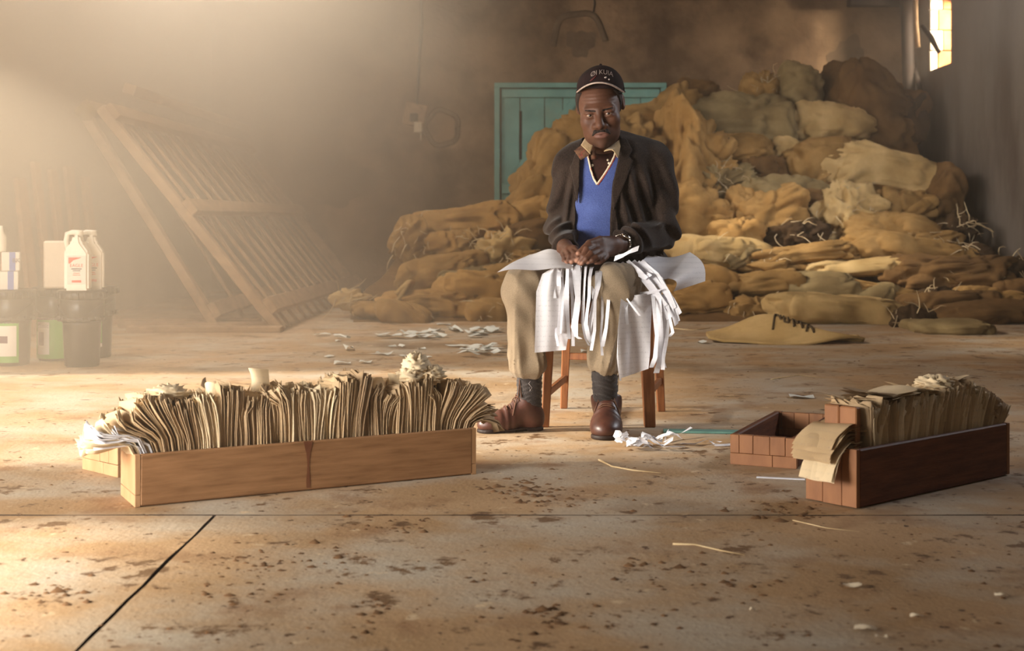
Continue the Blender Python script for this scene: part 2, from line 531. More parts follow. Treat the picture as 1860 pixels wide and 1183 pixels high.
# right wall with the small window in the far corner and one nearer, outside the picture
q0, q1, qz0, qz1 = 12.55, 13.22, 2.24, 2.98
r0, r1, rz0, rz1 = 7.7, 8.9, 2.7, 3.7
wr = boxes_obj('wall_right', [
    ((RIGHT_X, FRONT_Y, 0), (RIGHT_X + T, 5.3, CEIL)),
    ((RIGHT_X, 5.3, 0), (RIGHT_X + T, 6.3, 2.4)), ((RIGHT_X, 5.3, 3.4), (RIGHT_X + T, 6.3, CEIL)),  # unseen opening added so the right fill lamp can shine in
    ((RIGHT_X, 6.3, 0), (RIGHT_X + T, r0, CEIL)),
    ((RIGHT_X, r0, 0), (RIGHT_X + T, r1, rz0)), ((RIGHT_X, r0, rz1), (RIGHT_X + T, r1, CEIL)),
    ((RIGHT_X, r1, 0), (RIGHT_X + T, q0, CEIL)),
    ((RIGHT_X, q0, 0), (RIGHT_X + T, q1, qz0)), ((RIGHT_X, q0, qz1), (RIGHT_X + T, q1, CEIL)),
    ((RIGHT_X, q1, 0), (RIGHT_X + T, BACK_Y + T, CEIL)),
], M['plaster_right'])
tag(wr, 'grey plastered right wall', kind='structure')
ce = boxes_obj('ceiling', [((LEFT_X - T, FRONT_Y, CEIL), (RIGHT_X + T, BACK_Y + T, CEIL + 0.1))], M['wood_dark'])
tag(ce, kind='structure')

# relief patches on the back wall
def wall_ring(cx, cy, rx, ry, a0, a1, rad, nm):
    pts = []
    for i in range(40):
        a = math.radians(a0 + (a1 - a0) * i / 39)
        k = 1 + 0.05 * math.sin(5 * a + cx)
        p = W(cx + rx * k * math.cos(a), cy - ry * k * math.sin(a), BACK_Y)
        p.y = BACK_Y - 0.002
        pts.append(p)
    bm = bmesh.new(); tube(bm, pts, rad, 6)
    for v in bm.verts: v.co.y = BACK_Y - 0.001 + (v.co.y - BACK_Y) * 0.25
    return new_obj(nm, bm_mesh(nm, bm, True), wb, M['stain'])


wall_ring(803, 232, 30, 32, 0, 360, 0.03, 'plaster_ring')
wall_ring(1052, 75, 47, 52, 0, 190, 0.035, 'plaster_arch')


def blotch(cx, cy, rx, ry, seed):
    rnd = random.Random(seed)
    bm = bmesh.new(); vs_ = []
    for i in range(36):
        a = 2 * math.pi * i / 36
        k = 1 + 0.16 * math.sin(3 * a + seed) + 0.1 * math.sin(7 * a + seed * 2) + rnd.uniform(-.04, .04)
        p = W(cx + rx * k * math.cos(a), cy + ry * k * math.sin(a), BACK_Y)
        vs_.append(bm.verts.new((p.x, BACK_Y - 0.004, p.z)))
    f = bm.faces.new(vs_)
    r = bmesh.ops.extrude_face_region(bm, geom=[f])
    for v in r['geom']:
        if isinstance(v, bmesh.types.BMVert): v.co.y += 0.006
    return new_obj('plaster_patch', bm_mesh('plaster_patch', bm), wb, M['stain'])


blotch(1055, 78, 26, 24, 3); blotch(1540, 110, 32, 42, 5); blotch(620, 330, 60, 44, 8)

# window in the far right corner: brick reveal, frame stick
win = boxes_obj('window_1', [((RIGHT_X + T - 0.05, q0, qz0), (RIGHT_X + T, q0 + 0.05, qz1)),
                             ((RIGHT_X + T - 0.05, q1 - 0.05, qz0), (RIGHT_X + T, q1, qz1)),
                             ((RIGHT_X + T - 0.05, q0, qz1 - 0.05), (RIGHT_X + T, q1, qz1))], M['wood_grey'])
tag(win, 'small bright unglazed window high in the far right corner', kind='structure')
M['brick'] = pmat('brick', srgb(200, 128, 78), srgb(176, 104, 60), 12, rough=0.9, bump=0.4, bscale=40)
zb = qz0
k = 0
while zb < qz1 - 0.02:
    hb = min(0.2, qz1 - zb)
    yb = [(RIGHT_X + 0.01, RIGHT_X + 0.13), (RIGHT_X + 0.14, RIGHT_X + 0.225)] if k % 2 else [(RIGHT_X + 0.01, RIGHT_X + 0.08), (RIGHT_X + 0.09, RIGHT_X + 0.225)]
    for a, b in yb:
        bm = bmesh.new(); add_box(bm, ((a + b) / 2, q1 - 0.005, zb + hb / 2), (b - a, 0.03 + 0.01 * (k % 3), hb - 0.006), None, 0.004, 0.003)
        new_obj('brick', bm_mesh('brick', bm), win, M['cream'] if a < RIGHT_X + 0.05 else M['brick'])
    zb += 0.205; k += 1
area('daylight_corner_window', (RIGHT_X + 0.75, 12.1, 3.0), (RIGHT_X + 0.15, 13.2, 2.55), 0.6, 0.6, 420, (1.0, 0.86, 0.66))

# old roof post and sticks in the far right corner
post = tag(new_obj('roof_post', None), 'dark roof post standing in the far right corner', 'post') if False else None
bm = bmesh.new()
tube(bm, [W(1652, 300, 13.4), W(1650, 120, 13.4), W(1646, -60, 13.4)], [0.06, 0.065, 0.065], 10)
post = new_obj('roof_post', bm_mesh('roof_post', bm, True), None, M['wood_black'])
tag(post, 'thick dark timber post in the far right corner beside the small window', 'post')
bm = bmesh.new()
tube(bm, [W(1667, 86, 13.0), W(1664, 40, 13.0), W(1662, -50, 13.0)], [0.026, 0.022, 0.024], 10)
pipe = new_obj('hanging_pole', bm_mesh('hanging_pole', bm, True), None, M['wood_grey'])
tag(pipe, 'pale pole hanging from the roof in front of the dark corner post', 'pole')
bm = bmesh.new()
tube(bm, [W(1674, 46, 12.9), W(1690, 66, 12.86), W(1706, 96, 12.8)], [0.02, 0.03, 0.02], 8)
st = new_obj('leaning_stick', bm_mesh('leaning_stick', bm, True), None, M['wood_black'])
tag(st, 'short dark stick slanting across the small bright window', 'stick')
bm = bmesh.new()
add_box(bm, W(1620, -6, 13.6), (0.9, 0.14, 0.2), None, 0.01)
bmo = new_obj('trim_1', bm_mesh('trim_1', bm), None, M['wood_black'])
tag(bmo, 'dark roof beam along the top of the back wall at the right', kind='structure')
bm = bmesh.new()
a, b = W(1668, 150, 13.2), W(1694, 195, 12.9)
tube(bm, [W(1655, 95, 13.5), W(1668, 150, 13.3), W(1680, 190, 13.1)], [0.02, 0.03, 0.012], 8)
st2 = new_obj('hanging_rag', bm_mesh('hanging_rag', bm, True), None, M['wood_black'])
tag(st2, 'dark strip of rag hanging down the corner post above the sacks', 'rag')

# ---------------------------------------------------------------- turquoise double door in the back wall
door = empty('door_1', (0.72, BACK_Y, 0))
tag(door, 'turquoise wooden double door half buried behind burlap sacks', kind='structure')
DY = BACK_Y - 0.01


def dbox(name, x0, y0, x1, y1, t, mat, off=0.0, parent=door, rot=None):
    a, b = W(x0, y0, BACK_Y), W(x1, y1, BACK_Y)
    bm = bmesh.new()
    add_box(bm, ((a.x + b.x) / 2, DY - t / 2 - off, (a.z + b.z) / 2), (abs(b.x - a.x), t, abs(b.z - a.z)), None, 0.004)
    o = new_obj(name, bm_mesh(name, bm), None, mat)
    o.parent = parent
    o.matrix_parent_inverse = Matrix.Translation(-Vector(parent.location))
    return o


dbox('door_lintel', 898, 152, 1209, 161, 0.09, M['turquoise'])
dbox('door_jamb', 898, 161, 908, 529, 0.09, M['turquoise'])
dbox('door_jamb', 1199, 161, 1209, 529, 0.09, M['turquoise'])
xs = [910, 944.5, 989, 1022, 1052]
for x0, x1 in zip(xs, xs[1:]):
    dbox('plank', x0 + 0.6, 162, x1 - 0.6, 528, 0.025, M['turquoise'])
xs = [1055, 1092, 1127, 1163, 1198]
for x0, x1 in zip(xs, xs[1:]):
    dbox('plank', x0 + 0.6, 162, x1 - 0.6, 528, 0.025, M['turquoise'])
for x0, x1 in ((911, 1051), (1056, 1197)):
    dbox('door_ledge', x0, 163, x1, 178, 0.03, M['turquoise'], 0.026)
    dbox('door_ledge', x0, 334, x1, 352, 0.03, M['turquoise'], 0.026)
dbox('door_slot', 943, 202, 947.5, 290, 0.012, M['dark_gap'], 0.026)
for pa, pb in (((925, 330), (1046, 182)), ((1062, 330), (1190, 182))):
    a, b = W(pa[0], pa[1], BACK_Y), W(pb[0], pb[1], BACK_Y)
    c = (a + b) / 2; L_ = (b - a).length; ang = math.atan2(b.z - a.z, b.x - a.x)
    bm = bmesh.new()
    add_box(bm, (0, 0, 0), (L_, 0.03, 0.08), Matrix.Translation((c.x, DY - 0.041, c.z)) @ Matrix.Rotation(-ang, 4, 'Y'), 0.004)
    o = new_obj('door_brace', bm_mesh('door_brace', bm), None, M['turquoise'])
    o.parent = door; o.matrix_parent_inverse = Matrix.Translation(-Vector(door.location))

# ---------------------------------------------------------------- electric conduit, switch board on back wall
pts = [W(x, y, BACK_Y - 0.02) for x, y in ((766, -40), (765, 10), (767, 40), (763, 90), (760, 140), (757, 190))]
cdt = tube_obj('electric_conduit', pts, 0.016, M['iron'], None, 8)
tag(cdt, 'dark electric cable running down the back wall to the switch board', 'cable')
c = W(754, 209, BACK_Y)
sb = empty('switch_board', (c.x, BACK_Y, c.z))
tag(sb, 'tilted wooden switch board on the back wall with a white socket', 'switch board')
Rm = Matrix.Rotation(math.radians(12), 4, 'Y')
box_obj('backboard', (0, -0.015, 0), (0.23, 0.03, 0.24), M['wood_grey'], sb, Rm, 0.006)
box_obj('switch', (-0.01, -0.05, -0.03), (0.085, 0.045, 0.085), M['iron'], sb, None, 0.008)
box_obj('socket', (0.035, -0.045, -0.135), (0.09, 0.05, 0.11), M['cream'], sb, None, 0.01)
tube_obj('flex', [(0.06, -0.03, -0.19), (0.065, -0.03, -0.23), (0.062, -0.03, -0.27)], 0.006, M['cream'], sb, 6)
pts = [W(x, y, BACK_Y - 0.01) for x, y in ((1079, -30), (1080, 8), (1078, 22))]
o = tube_obj('hanging_wire', pts, 0.009, M['iron'])
tag(o, 'short dark wire end hanging at the top of the back wall above the cap', 'wire')

# ---------------------------------------------------------------- haze
haze_bm = bmesh.new()
add_box(haze_bm, ((LEFT_X + RIGHT_X) / 2, (2.3 + BACK_Y) / 2, CEIL / 2), (RIGHT_X - LEFT_X - 0.01, BACK_Y - 2.3 - 0.01, CEIL - 0.01))
hm = bpy.data.materials.new('haze'); hm.use_nodes = True
nt = hm.node_tree; N = nt.nodes; L = nt.links
N.remove(N['Principled BSDF'])
pv = N.new('ShaderNodeVolumePrincipled')
pv.inputs['Color'].default_value = (0.97, 0.845, 0.68, 1)
pv.inputs['Absorption Color'].default_value = (0, 0, 0, 1)
pv.inputs['Anisotropy'].default_value = 0.25
tc = N.new('ShaderNodeTexCoord')
sx = N.new('ShaderNodeSeparateXYZ'); L.new(tc.outputs['Object'], sx.inputs[0])


def mrange(sock, a, b, c, d, smooth=True):
    m_ = N.new('ShaderNodeMapRange'); m_.interpolation_type = 'SMOOTHSTEP' if smooth else 'LINEAR'
    m_.inputs['From Min'].default_value, m_.inputs['From Max'].default_value = a, b
    m_.inputs['To Min'].default_value, m_.inputs['To Max'].default_value = c, d
    L.new(sock, m_.inputs['Value']); return m_.outputs[0]


def mth(op, a, b):
    m_ = N.new('ShaderNodeMath'); m_.operation = op
    for i, q in enumerate((a, b)):
        if isinstance(q, (int, float)): m_.inputs[i].default_value = q
        else: L.new(q, m_.inputs[i])
    return m_.outputs[0]


HZ_L, HZ_BASE = 0.40, 0.006
nz = N.new('ShaderNodeTexNoise'); nz.inputs['Scale'].default_value = 0.55; nz.inputs['Detail'].default_value = 2
L.new(tc.outputs['Object'], nz.inputs['Vector'])
nf = mrange(nz.outputs['Fac'], 0.3, 0.7, 0.55, 1.35)
left = mrange(sx.outputs['X'], 0.35, -2.7, 0.0, 1.0)
back = mrange(sx.outputs['Y'], 8.0, 12.5, 1.0, 0.5)
left = mth('MULTIPLY', left, back)
high = mrange(sx.outputs['Z'], 0.3, 3.2, 0.42, 1.55)
front = mrange(sx.outputs['Y'], 3.0, 7.5, 0.34, 1.0)
den = mth('ADD', mth('MULTIPLY', mth('MULTIPLY', mth('MULTIPLY', left, front), high), mth('MULTIPLY', nf, HZ_L)), HZ_BASE)
rt = mth('MULTIPLY', mrange(sx.outputs['X'], 2.3, 4.0, 0.0, 1.0), mth('MULTIPLY', mrange(sx.outputs['Z'], 0.8, 2.4, 0.0, 1.0), mrange(sx.outputs['Y'], 7.0, 9.0, 0.0, 1.0)))
den = mth('ADD', den, mth('MULTIPLY', rt, mth('MULTIPLY', nf, 0.10)))
L.new(den, pv.inputs['Density'])
L.new(pv.outputs[0], N['Material Output'].inputs['Volume'])
hm.cycles.volume_step_rate = 0.8
hz = new_obj('haze', bm_mesh('haze', haze_bm), None, hm)
tag(hz, 'dusty sunlit haze hanging in the left side of the store', kind='stuff')

# ================================================================ LEFT: racks, planks, bins
def make_rack(name, label, bx, tx, tz, y0, y1, nsl, rails, seed, bz=0.0):
    """Slatted frame leaning on the left wall: slats run up the slope, rails run into the depth."""
    rnd = random.Random(seed)
    r = empty(name, (bx, y0, 0))
    tag(r, label, 'rack', 'slatted racks against the left wall')
    d = Vector((tx - bx, 0, tz - bz)); Ls = d.length; d.normalize()
    nrm = Vector((d.z, 0, -d.x))
    if nrm.x < 0: nrm = -nrm
    base = Matrix(((d.x, 0, nrm.x, 0), (d.y, 1, nrm.y, 0), (d.z, 0, nrm.z, bz), (0, 0, 0, 1)))
    for i in range(nsl):
        t = i / (nsl - 1)
        wdt = 0.11 if i in (0, nsl - 1) else rnd.uniform(0.05, 0.06)
        th = 0.06 if i in (0, nsl - 1) else 0.018
        l0, l1 = (-0.01, Ls) if i in (0, nsl - 1) else (rnd.uniform(-0.08, 0.0), Ls - rnd.uniform(0, .04))
        bm = bmesh.new()
        add_box(bm, ((l0 + l1) / 2, t * (y1 - y0) + rnd.uniform(-.02, .02), 0), (l1 - l0, wdt, th), base @ Matrix.Rotation(rnd.uniform(-.008, .008), 4, 'Z'), 0.004)
        new_obj('stile' if i in (0, nsl - 1) else 'slat', bm_mesh('slat', bm), r, M['wood_grey'])
    for s in rails:
        bm = bmesh.new()
        add_box(bm, (s * Ls, (y1 - y0) / 2, 0.05), (0.11, y1 - y0 + 0.1, 0.06), base @ Matrix.Rotation(rnd.uniform(-.01, .01), 4, 'Z'), 0.005)
        new_obj('rail', bm_mesh('rail', bm), r, M['wood_grey'])
    return r


make_rack('slatted_rack', 'large slatted wooden rack leaning in front, its rails facing the room', -1.54, -2.725, 1.47, 8.8, 13.5, 14, (0.09, 0.535, 0.965), 4)
make_rack('slatted_rack', 'slatted wooden rack behind the front rack, standing more upright against the wall', -2.02, -2.95, 1.5, 9.05, 13.6, 6, (0.06, 0.98), 9)
o = box_obj('loose_plank', (0, 0, 0), (0.09, 4.0, 0.07), M['wood_grey'], None, None, 0.006)
o.location = (-2.66, 11.2, 1.66); o.rotation_euler = (math.radians(0.4), math.radians(20), 0)
tag(o, 'loose plank lying along the top edge of the slatted racks', 'plank')
bm = bmesh.new()
for k in range(9):
    a = k / 8
    add_box(bm, (-2.79 + 0.03 * math.sin(k), 8.66, 1.44 + 0.0 * a), (0.13, 0.14, 0.11), None, 0.045) if k == 0 else None
o = new_obj('sack_knot', bm_mesh('sack_knot', bm, True), None, M['burlap_grey'])
tag(o, 'rounded cloth knot on the top left corner of the front rack', 'knot')
bm = bmesh.new()
for i, (x0, x1, y) in enumerate(((205, 470, 589), (215, 500, 596), (230, 510, 604))):
    p0, p1 = G(x0, y), G(x1, y)
    b = bmesh.new()
    add_box(b, ((p0.x + p1.x) / 2, p0.y + 0.05, 0.018), (p1.x - p0.x, 0.14, 0.036), None, 0.004)
    o = new_obj('floor_board', bm_mesh('floor_board', b), None, M['wood_grey'])
    tag(o, 'long grey board lying on the floor below the racks, %s of three' % ('farthest', 'middle', 'nearest')[i], 'board', 'boards on the floor below the racks')
bm.free()
for i, (x, y0, hh, w_) in enumerate(((66, 8.3, 1.0, .10), (96, 8.5, 1.12, .07), (125, 8.8, 1.08, .08), (154, 9.2, 1.12, .10), (182, 9.5, 1.06, .09))):
    X0 = LEFT_X + 0.16
    b = bmesh.new()
    add_box(b, (0, 0, hh / 2), (0.03, w_ * 1.6, hh), Matrix.Translation((X0, -X0 * FPX / (CX - x), 0)) @ Matrix.Rotation(math.radians(-6), 4, 'Y'), 0.004)
    o = new_obj('leaning_plank', bm_mesh('leaning_plank', b), None, M['wood_pale'])
    tag(o, 'pale plank leaning on the hazy left wall, %s of five from the left' % ('first', 'second', 'third', 'fourth', 'fifth')[i], 'plank', 'planks leaning on the left wall')

# ---- black plastic pails
def arc_patch(name, r, z0, z1, a0, a1, mat, parent, seg=12):
    def fn(u, v):
        a = math.radians(a0 + (a1 - a0) * u)
        return (r * math.sin(a), -r * math.cos(a), z0 + (z1 - z0) * v)
    me = grid_mesh(name, fn, seg, 1)
    return new_obj(name, me, parent, mat)


def make_pail(loc, label):
    r = empty('plastic_pail', loc)
    tag(r, label, 'pail', 'black plastic pails')
    bm = bmesh.new()
    lathe(bm, [(0.078, 0), (0.083, 0.006), (0.092, 0.21), (0.094, 0.225)], 40)
    new_obj('pail_body', bm_mesh('b', bm, True), r, M['black_plastic'])
    bm = bmesh.new()
    lathe(bm, [(0.094, 0.222), (0.113, 0.226), (0.116, 0.236), (0.106, 0.244), (0.107, 0.325), (0.109, 0.335)], 40)
    for k in range(20):
        a = 2 * math.pi * k / 20
        add_box(bm, (0.112 * math.cos(a), 0.112 * math.sin(a), 0.236), (0.014, 0.007, 0.022), None, 0.002)
    new_obj('collar', bm_mesh('c', bm, True), r, M['black_plastic'])
    bm = bmesh.new()
    lathe(bm, [(0.109, 0.33), (0.119, 0.334), (0.121, 0.36), (0.116, 0.375), (0.11, 0.378), (0.106, 0.376), (0.0, 0.376)], 40)
    for k in range(22):
        a = 2 * math.pi * k / 22
        add_box(bm, (0.119 * math.cos(a), 0.119 * math.sin(a), 0.352), (0.012, 0.008, 0.03), None, 0.002)
    new_obj('lid', bm_mesh('l', bm, True), r, M['black_plastic'])
    hp = [(0.112 * math.sin(a), -0.112 * math.cos(a) - 0.006, 0.31 - 0.07 * math.cos(a) ** 2) for a in [math.radians(-85 + 170 * i / 14) for i in range(15)]]
    new_obj('bail_handle', (lambda b: (tube(b, hp, 0.003, 6), bm_mesh('h', b, True))[1])(bmesh.new()), r, M['black_plastic'])
    return r


def text_obj(name, txt, size, mat, parent, Mx, ext=0.0006):
    cu = bpy.data.curves.new(name, 'FONT')
    cu.body = txt; cu.size = size; cu.extrude = ext; cu.align_x = 'CENTER'; cu.align_y = 'CENTER'
    tmp = bpy.data.objects.new(name, cu)
    COL.objects.link(tmp)
    dg = bpy.context.evaluated_depsgraph_get()
    me = bpy.data.meshes.new_from_object(tmp.evaluated_get(dg))
    bpy.data.objects.remove(tmp)
    me.transform(Mx)
    me.materials.clear(); me.materials.append(mat)
    o = bpy.data.objects.new(name, me); COL.objects.link(o)
    if parent is not None: o.parent = parent
    return o


RX90 = Matrix.Rotation(math.radians(90), 4, 'X')


def bend(me, r, a0, z):
    """wrap flat x,z text on a cylinder of radius r"""
    for v in me.vertices:
        a = math.radians(a0) + v.co.x / r
        rr = r - v.co.y
        v.co = Vector((rr * math.sin(a), -rr * math.cos(a), z + v.co.z))


pA = make_pail(((22 - CX) * 6.6 / FPX, 6.6, 0), 'black pail with a wide white label, leftmost of the pails')
arc_patch('green_band', 0.0925, 0.018, 0.215, -100, 40, M['green_label'], pA)
arc_patch('label', 0.0945, 0.05, 0.2, -100, 33, M['white_label'], pA)
arc_patch('print_block', 0.0955, 0.115, 0.15, -62, 8, M['purple_print'], pA)
pB = make_pail(((101 - CX) * 6.85 / FPX, 6.85, 0), 'black pail with a green and white label between two other pails')
arc_patch('green_band', 0.0925, 0.012, 0.216, -80, 60, M['green_label'], pB)
arc_patch('label', 0.0945, 0.035, 0.2, -48, 0, M['white_label'], pB)
arc_patch('print_block', 0.0955, 0.08, 0.15, -40, -18, M['purple_print'], pB)
t = text_obj('print', 'Classic', 0.026, M['grey_print'], pB, RX90); bend(t.data, 0.0955, -24, 0.18)
pC = make_pail(((149 - CX) * 6.55 / FPX, 6.55, 0), 'plain black pail in front, below the white jugs')
pD = make_pail(((172 - CX) * 7.0 / FPX, 7.0, 0), 'black pail with a thin green strip, rightmost and behind the others')
arc_patch('green_band', 0.0945, 0.08, 0.21, 28, 40, M['green_label'], pD)
arc_patch('label', 0.0955, 0.06, 0.078, 28, 40, M['white_label'], pD)


def make_jug(loc, rz, label):
    r = empty('plastic_jug', loc, rz)
    tag(r, label, 'jug', 'white plastic jugs on the pails')
    bm = bmesh.new()
    prof = [(-0.058, 0), (0.058, 0), (0.058, 0.185), (0.022, 0.235), (0.016, 0.27), (-0.018, 0.27), (-0.024, 0.235), (-0.058, 0.2)]
    f = bm.faces.new([bm.verts.new((x, -0.045, z)) for x, z in prof])
    e = bmesh.ops.extrude_face_region(bm, geom=[f])
    for v in e['geom']:
        if isinstance(v, bmesh.types.BMVert): v.co.y += 0.09
    bmesh.ops.bevel(bm, geom=bm.edges[:], offset=0.01, segments=2, affect='EDGES')
    new_obj('jug_body', bm_mesh('jug_body', bm), r, M['white_plastic'])
    tube_obj('jug_handle', [(-0.05, 0, 0.195), (-0.058, 0, 0.24), (-0.052, 0, 0.277), (-0.03, 0, 0.284), (0.0, 0, 0.284), (0.01, 0, 0.27)], 0.0125, M['white_plastic'], r, 10)
    bm = bmesh.new(); lathe(bm, [(0.02, 0.266), (0.02, 0.29), (0.017, 0.294), (0.0, 0.294)], 20, Matrix.Translation((0.004, 0, 0)))
    new_obj('jug_cap', bm_mesh('jug_cap', bm, True), r, M['white_plastic'])
    lb = box_obj('jug_label', (0.003, -0.0455, 0.1), (0.088, 0.002, 0.14), M['white_label'], r, None, 0.0008)
    y = -0.0472
    text_obj('label_print', 'EAGLE', 0.022, M['red_print'], lb, Matrix.Translation((0.003, y, 0.122)) @ RX90)
    bmx = bmesh.new()
    bmx.faces.new([bmx.verts.new(p) for p in ((-0.035, y, 0.162), (0.03, y, 0.162), (-0.012, y, 0.148), (-0.028, y, 0.132), (-0.035, y, 0.132))])
    new_obj('label_mark', bm_mesh('label_mark', bmx), lb, M['red_print'])
    for zz, ww, hh, mt in ((0.106, .05, .006, 'grey_print'), (0.097, .036, .005, 'grey_print'), (0.085, .03, .003, 'red_print'), (0.076, .036, .003, 'red_print'), (0.045, .045, .011, 'red_print')):
        box_obj('label_line', (0.003, y, zz), (ww, 0.0006, hh), M[mt], lb, None, 0)
    return r


make_jug(((142 - CX) * 6.48 / FPX, 6.48, 0.378), math.radians(5), 'white plastic jug with red print, the nearer one, on the front pail')
make_jug(((163 - CX) * 6.6 / FPX + 0.012, 6.60, 0.378), math.radians(12), 'white plastic jug with red print, half hidden behind the nearer jug')
o = box_obj('carton', (0, 0, 0.12), (0.115, 0.1, 0.24), M['old_plastic'], None, None, 0.008)
o.location = ((104 - CX) * 6.72 / FPX, 6.72, 0.378); o.rotation_euler = (0, 0, math.radians(6))
tag(o, 'plain cream carton on the pails beside the white jugs', 'carton')
for i, dz in enumerate((0.0, 0.094)):
    c = box_obj('small_carton', (0, 0, 0.046), (0.085, 0.07, 0.092), M['white_label'], None, None, 0.003)
    c.location = ((17 - CX) * 6.55 / FPX + 0.008 * i, 6.55, 0.378 + dz); c.rotation_euler = (0, 0, math.radians(18))
    tag(c, 'white carton with a blue band, %s of the two stacked on the left pail' % ('lower', 'upper')[i], 'carton', 'blue banded cartons')
    box_obj('blue_band', (0.008, -0.0355, 0.046), (0.028, 0.002, 0.092), M['blue_print'], c, None, 0)
    box_obj('red_side', (-0.0428, 0, 0.046), (0.002, 0.06, 0.085), M['red_print'], c, None, 0)
    if i: text_obj('print', 'BK', 0.03, M['grey_print'], c, Matrix.Translation((0.026, -0.037, 0.05)) @ RX90)
bm = bmesh.new(); lathe(bm, [(0.0, 0), (0.026, 0), (0.028, 0.01), (0.028, 0.075), (0.014, 0.1), (0.012, 0.13), (0.0, 0.13)], 24)
o = new_obj('bottle', bm_mesh('bottle', bm, True), None, M['white_plastic'])
o.location = ((1 - CX) * 6.55 / FPX, 6.55, 0.378 + 0.187)
tag(o, 'white bottle on top of the blue banded cartons', 'bottle')
# ================================================================ CRATES OF PAPER
def frame(A, ex):
    ex = Vector((ex.x, ex.y, 0)).normalized()
    ey = Vector((-ex.y, ex.x, 0))
    return Matrix(((ex.x, ey.x, 0, A.x), (ex.y, ey.y, 0, A.y), (0, 0, 1, 0), (0, 0, 0, 1)))


def make_crate(name, label, A, B, width, height, mat, endmat, splits, strip_h, strip_split, th=0.014, notch=None):
    Mx = frame(A, B - A); Lc = (B - A).length
    r = empty(name, A, math.atan2(B.y - A.y, B.x - A.x))
    tag(r, label, 'crate')

    def part(nm, c, s, m, bev=0.003, jit=0.0008):
        return box_obj(nm, c, s, m, r, None, bev, jit)
    sh = strip_h
    for y in (th / 2, width - th / 2):
        part('side_board', (Lc / 2, y, height / 2 + 0.001), (Lc, th, height - 0.002), mat, 0.0035)
    part('bottom_board', (Lc / 2, width / 2, 0.008), (Lc - 0.01, width - 2 * th - 0.004, 0.012), mat)
    for x in (0.0, Lc):
        xx = -th / 2 + 0.001 if x == 0 else Lc + th / 2 - 0.001
        edges = [0] + list(splits) + [1]
        for a, b in zip(edges, edges[1:]):
            part('end_plank', (xx, width * (a + b) / 2, sh + (height - sh) / 2 + random.uniform(-.001, .001)),
                 (th, width * (b - a) - 0.0012, height - sh - 0.0012), endmat, 0.001, 0.0002)
        e2 = [0] + list(strip_split) + [1]
        for a, b in (zip(e2, e2[1:]) if sh > 0.005 else ()):
            part('end_strip', (xx, width * (a + b) / 2, sh / 2), (th, width * (b - a) - 0.0012, sh - 0.001), endmat, 0.001, 0.0002)
    return r, Mx, Lc


A1, B1, C1 = G(254.8, 922), G(857.6, 862.7), G(207.9, 901.5)
cr1, M1, L1 = make_crate('wooden_crate', 'long pale wooden crate packed with upright old papers, left of the man', A1, B1, 0.17, 0.13,
                         M['wood_pale'], M['wood_end_light'], [0.86], 0.03, [0.3])
# dark spill that ran down the long side
def spill(u, v):
    w = (0.010 * max(0.2, 1 - 3.2 * v)) + 0.002 + 0.0015 * math.sin(9 * v)
    return (L1 * 0.475 + (u - 0.5) * 2 * w, -0.0012, 0.13 - 0.122 * v)
M['spill'] = pmat('spill', srgb(100, 58, 38), srgb(116, 72, 46), 20, rough=0.5)
new_obj('spill_stain', grid_mesh('spill_stain', spill, 4, 16), cr1, M['spill'])

A2, B2 = G(1562, 925), G(1830, 864.7)
cr2, M2, L2 = make_crate('wooden_crate', 'red-brown wooden crate packed with wads of old paper, at the right', A2, B2, 0.155, 0.146,
                         M['wood_red'], M['wood_end'], [0.29, 0.66], 0.002, [])
for sy, a in ((0.31, 0.6), (0.67, 0.2)):
    pass
P1, P2 = G(207, 864), G(157, 852)
exd = Vector((P1.y - P2.y, P2.x - P1.x, 0))
exd = Vector((-(P2 - P1).y, (P2 - P1).x, 0)) * -1
A3 = P1 - (P2 - P1).normalized() * 0.04
ex3 = Vector(((P2 - P1).y, -(P2 - P1).x, 0)).normalized()
tr1, M3, L3 = make_crate('wooden_tray', 'low pale wooden tray mostly hidden behind the left crate', A3, A3 + ex3 * 0.8, 0.19, 0.082,
                         M['wood_pale'], M['wood_end_light'], [0.25, 0.5], 0.034, [0.4], 0.013)
A4 = G(1450, 851)
tr2, M4, L4 = make_crate('wooden_tray', 'low red wooden tray with jointed end blocks behind the right crate', A4, A4 + Vector((0.42, 0.9, 0)).normalized() * 0.5, 0.195, 0.088,
                         M['wood_red'], M['wood_end'], [0.17, 0.4, 0.65, 0.86], 0.034, [0.36], 0.02)


def sheet_verts(rnd, s, h, w, lean, curl, y0, amp, nu=5, nv=9, gap=0.0, z0=0.022, keep=0.42, tear=0.012, twist=0.0, ph=None):
    """One upright sheet in crate coordinates: held straight in the crate, free above the rim."""
    ph = rnd.uniform(0, 6.28) if ph is None else ph + rnd.gauss(0, .25)
    ph2 = ph * 1.7
    V = []
    tops = [rnd.uniform(-tear, tear) for _ in range(nu + 1)]
    for i in range(nu + 1):
        u = i / nu
        x, z = s + gap, z0
        th = 0.0
        row = []
        for j in range(nv + 1):
            v = j / nv
            row.append((x + amp * math.sin(ph + 5 * u + 3 * v) * v * v + twist * (u - 0.5) * v, y0 + u * w + 0.004 * math.sin(ph2 + 4 * v), z + tops[i] * v * v))
            f = min(1.0, max(0.0, (v - keep) / 0.22))
            f = f * f * (3 - 2 * f)
            c = max(0.0, v - 0.68) / 0.32
            th = lean * (0.25 * min(1, v / 0.3) + 0.75 * f) + curl * c * c * (1 + 0.9 * math.sin(ph + 7 * u))
            st = h / nv
            x += math.sin(th) * st; z += math.cos(th) * st
        V.append(row)
    return V


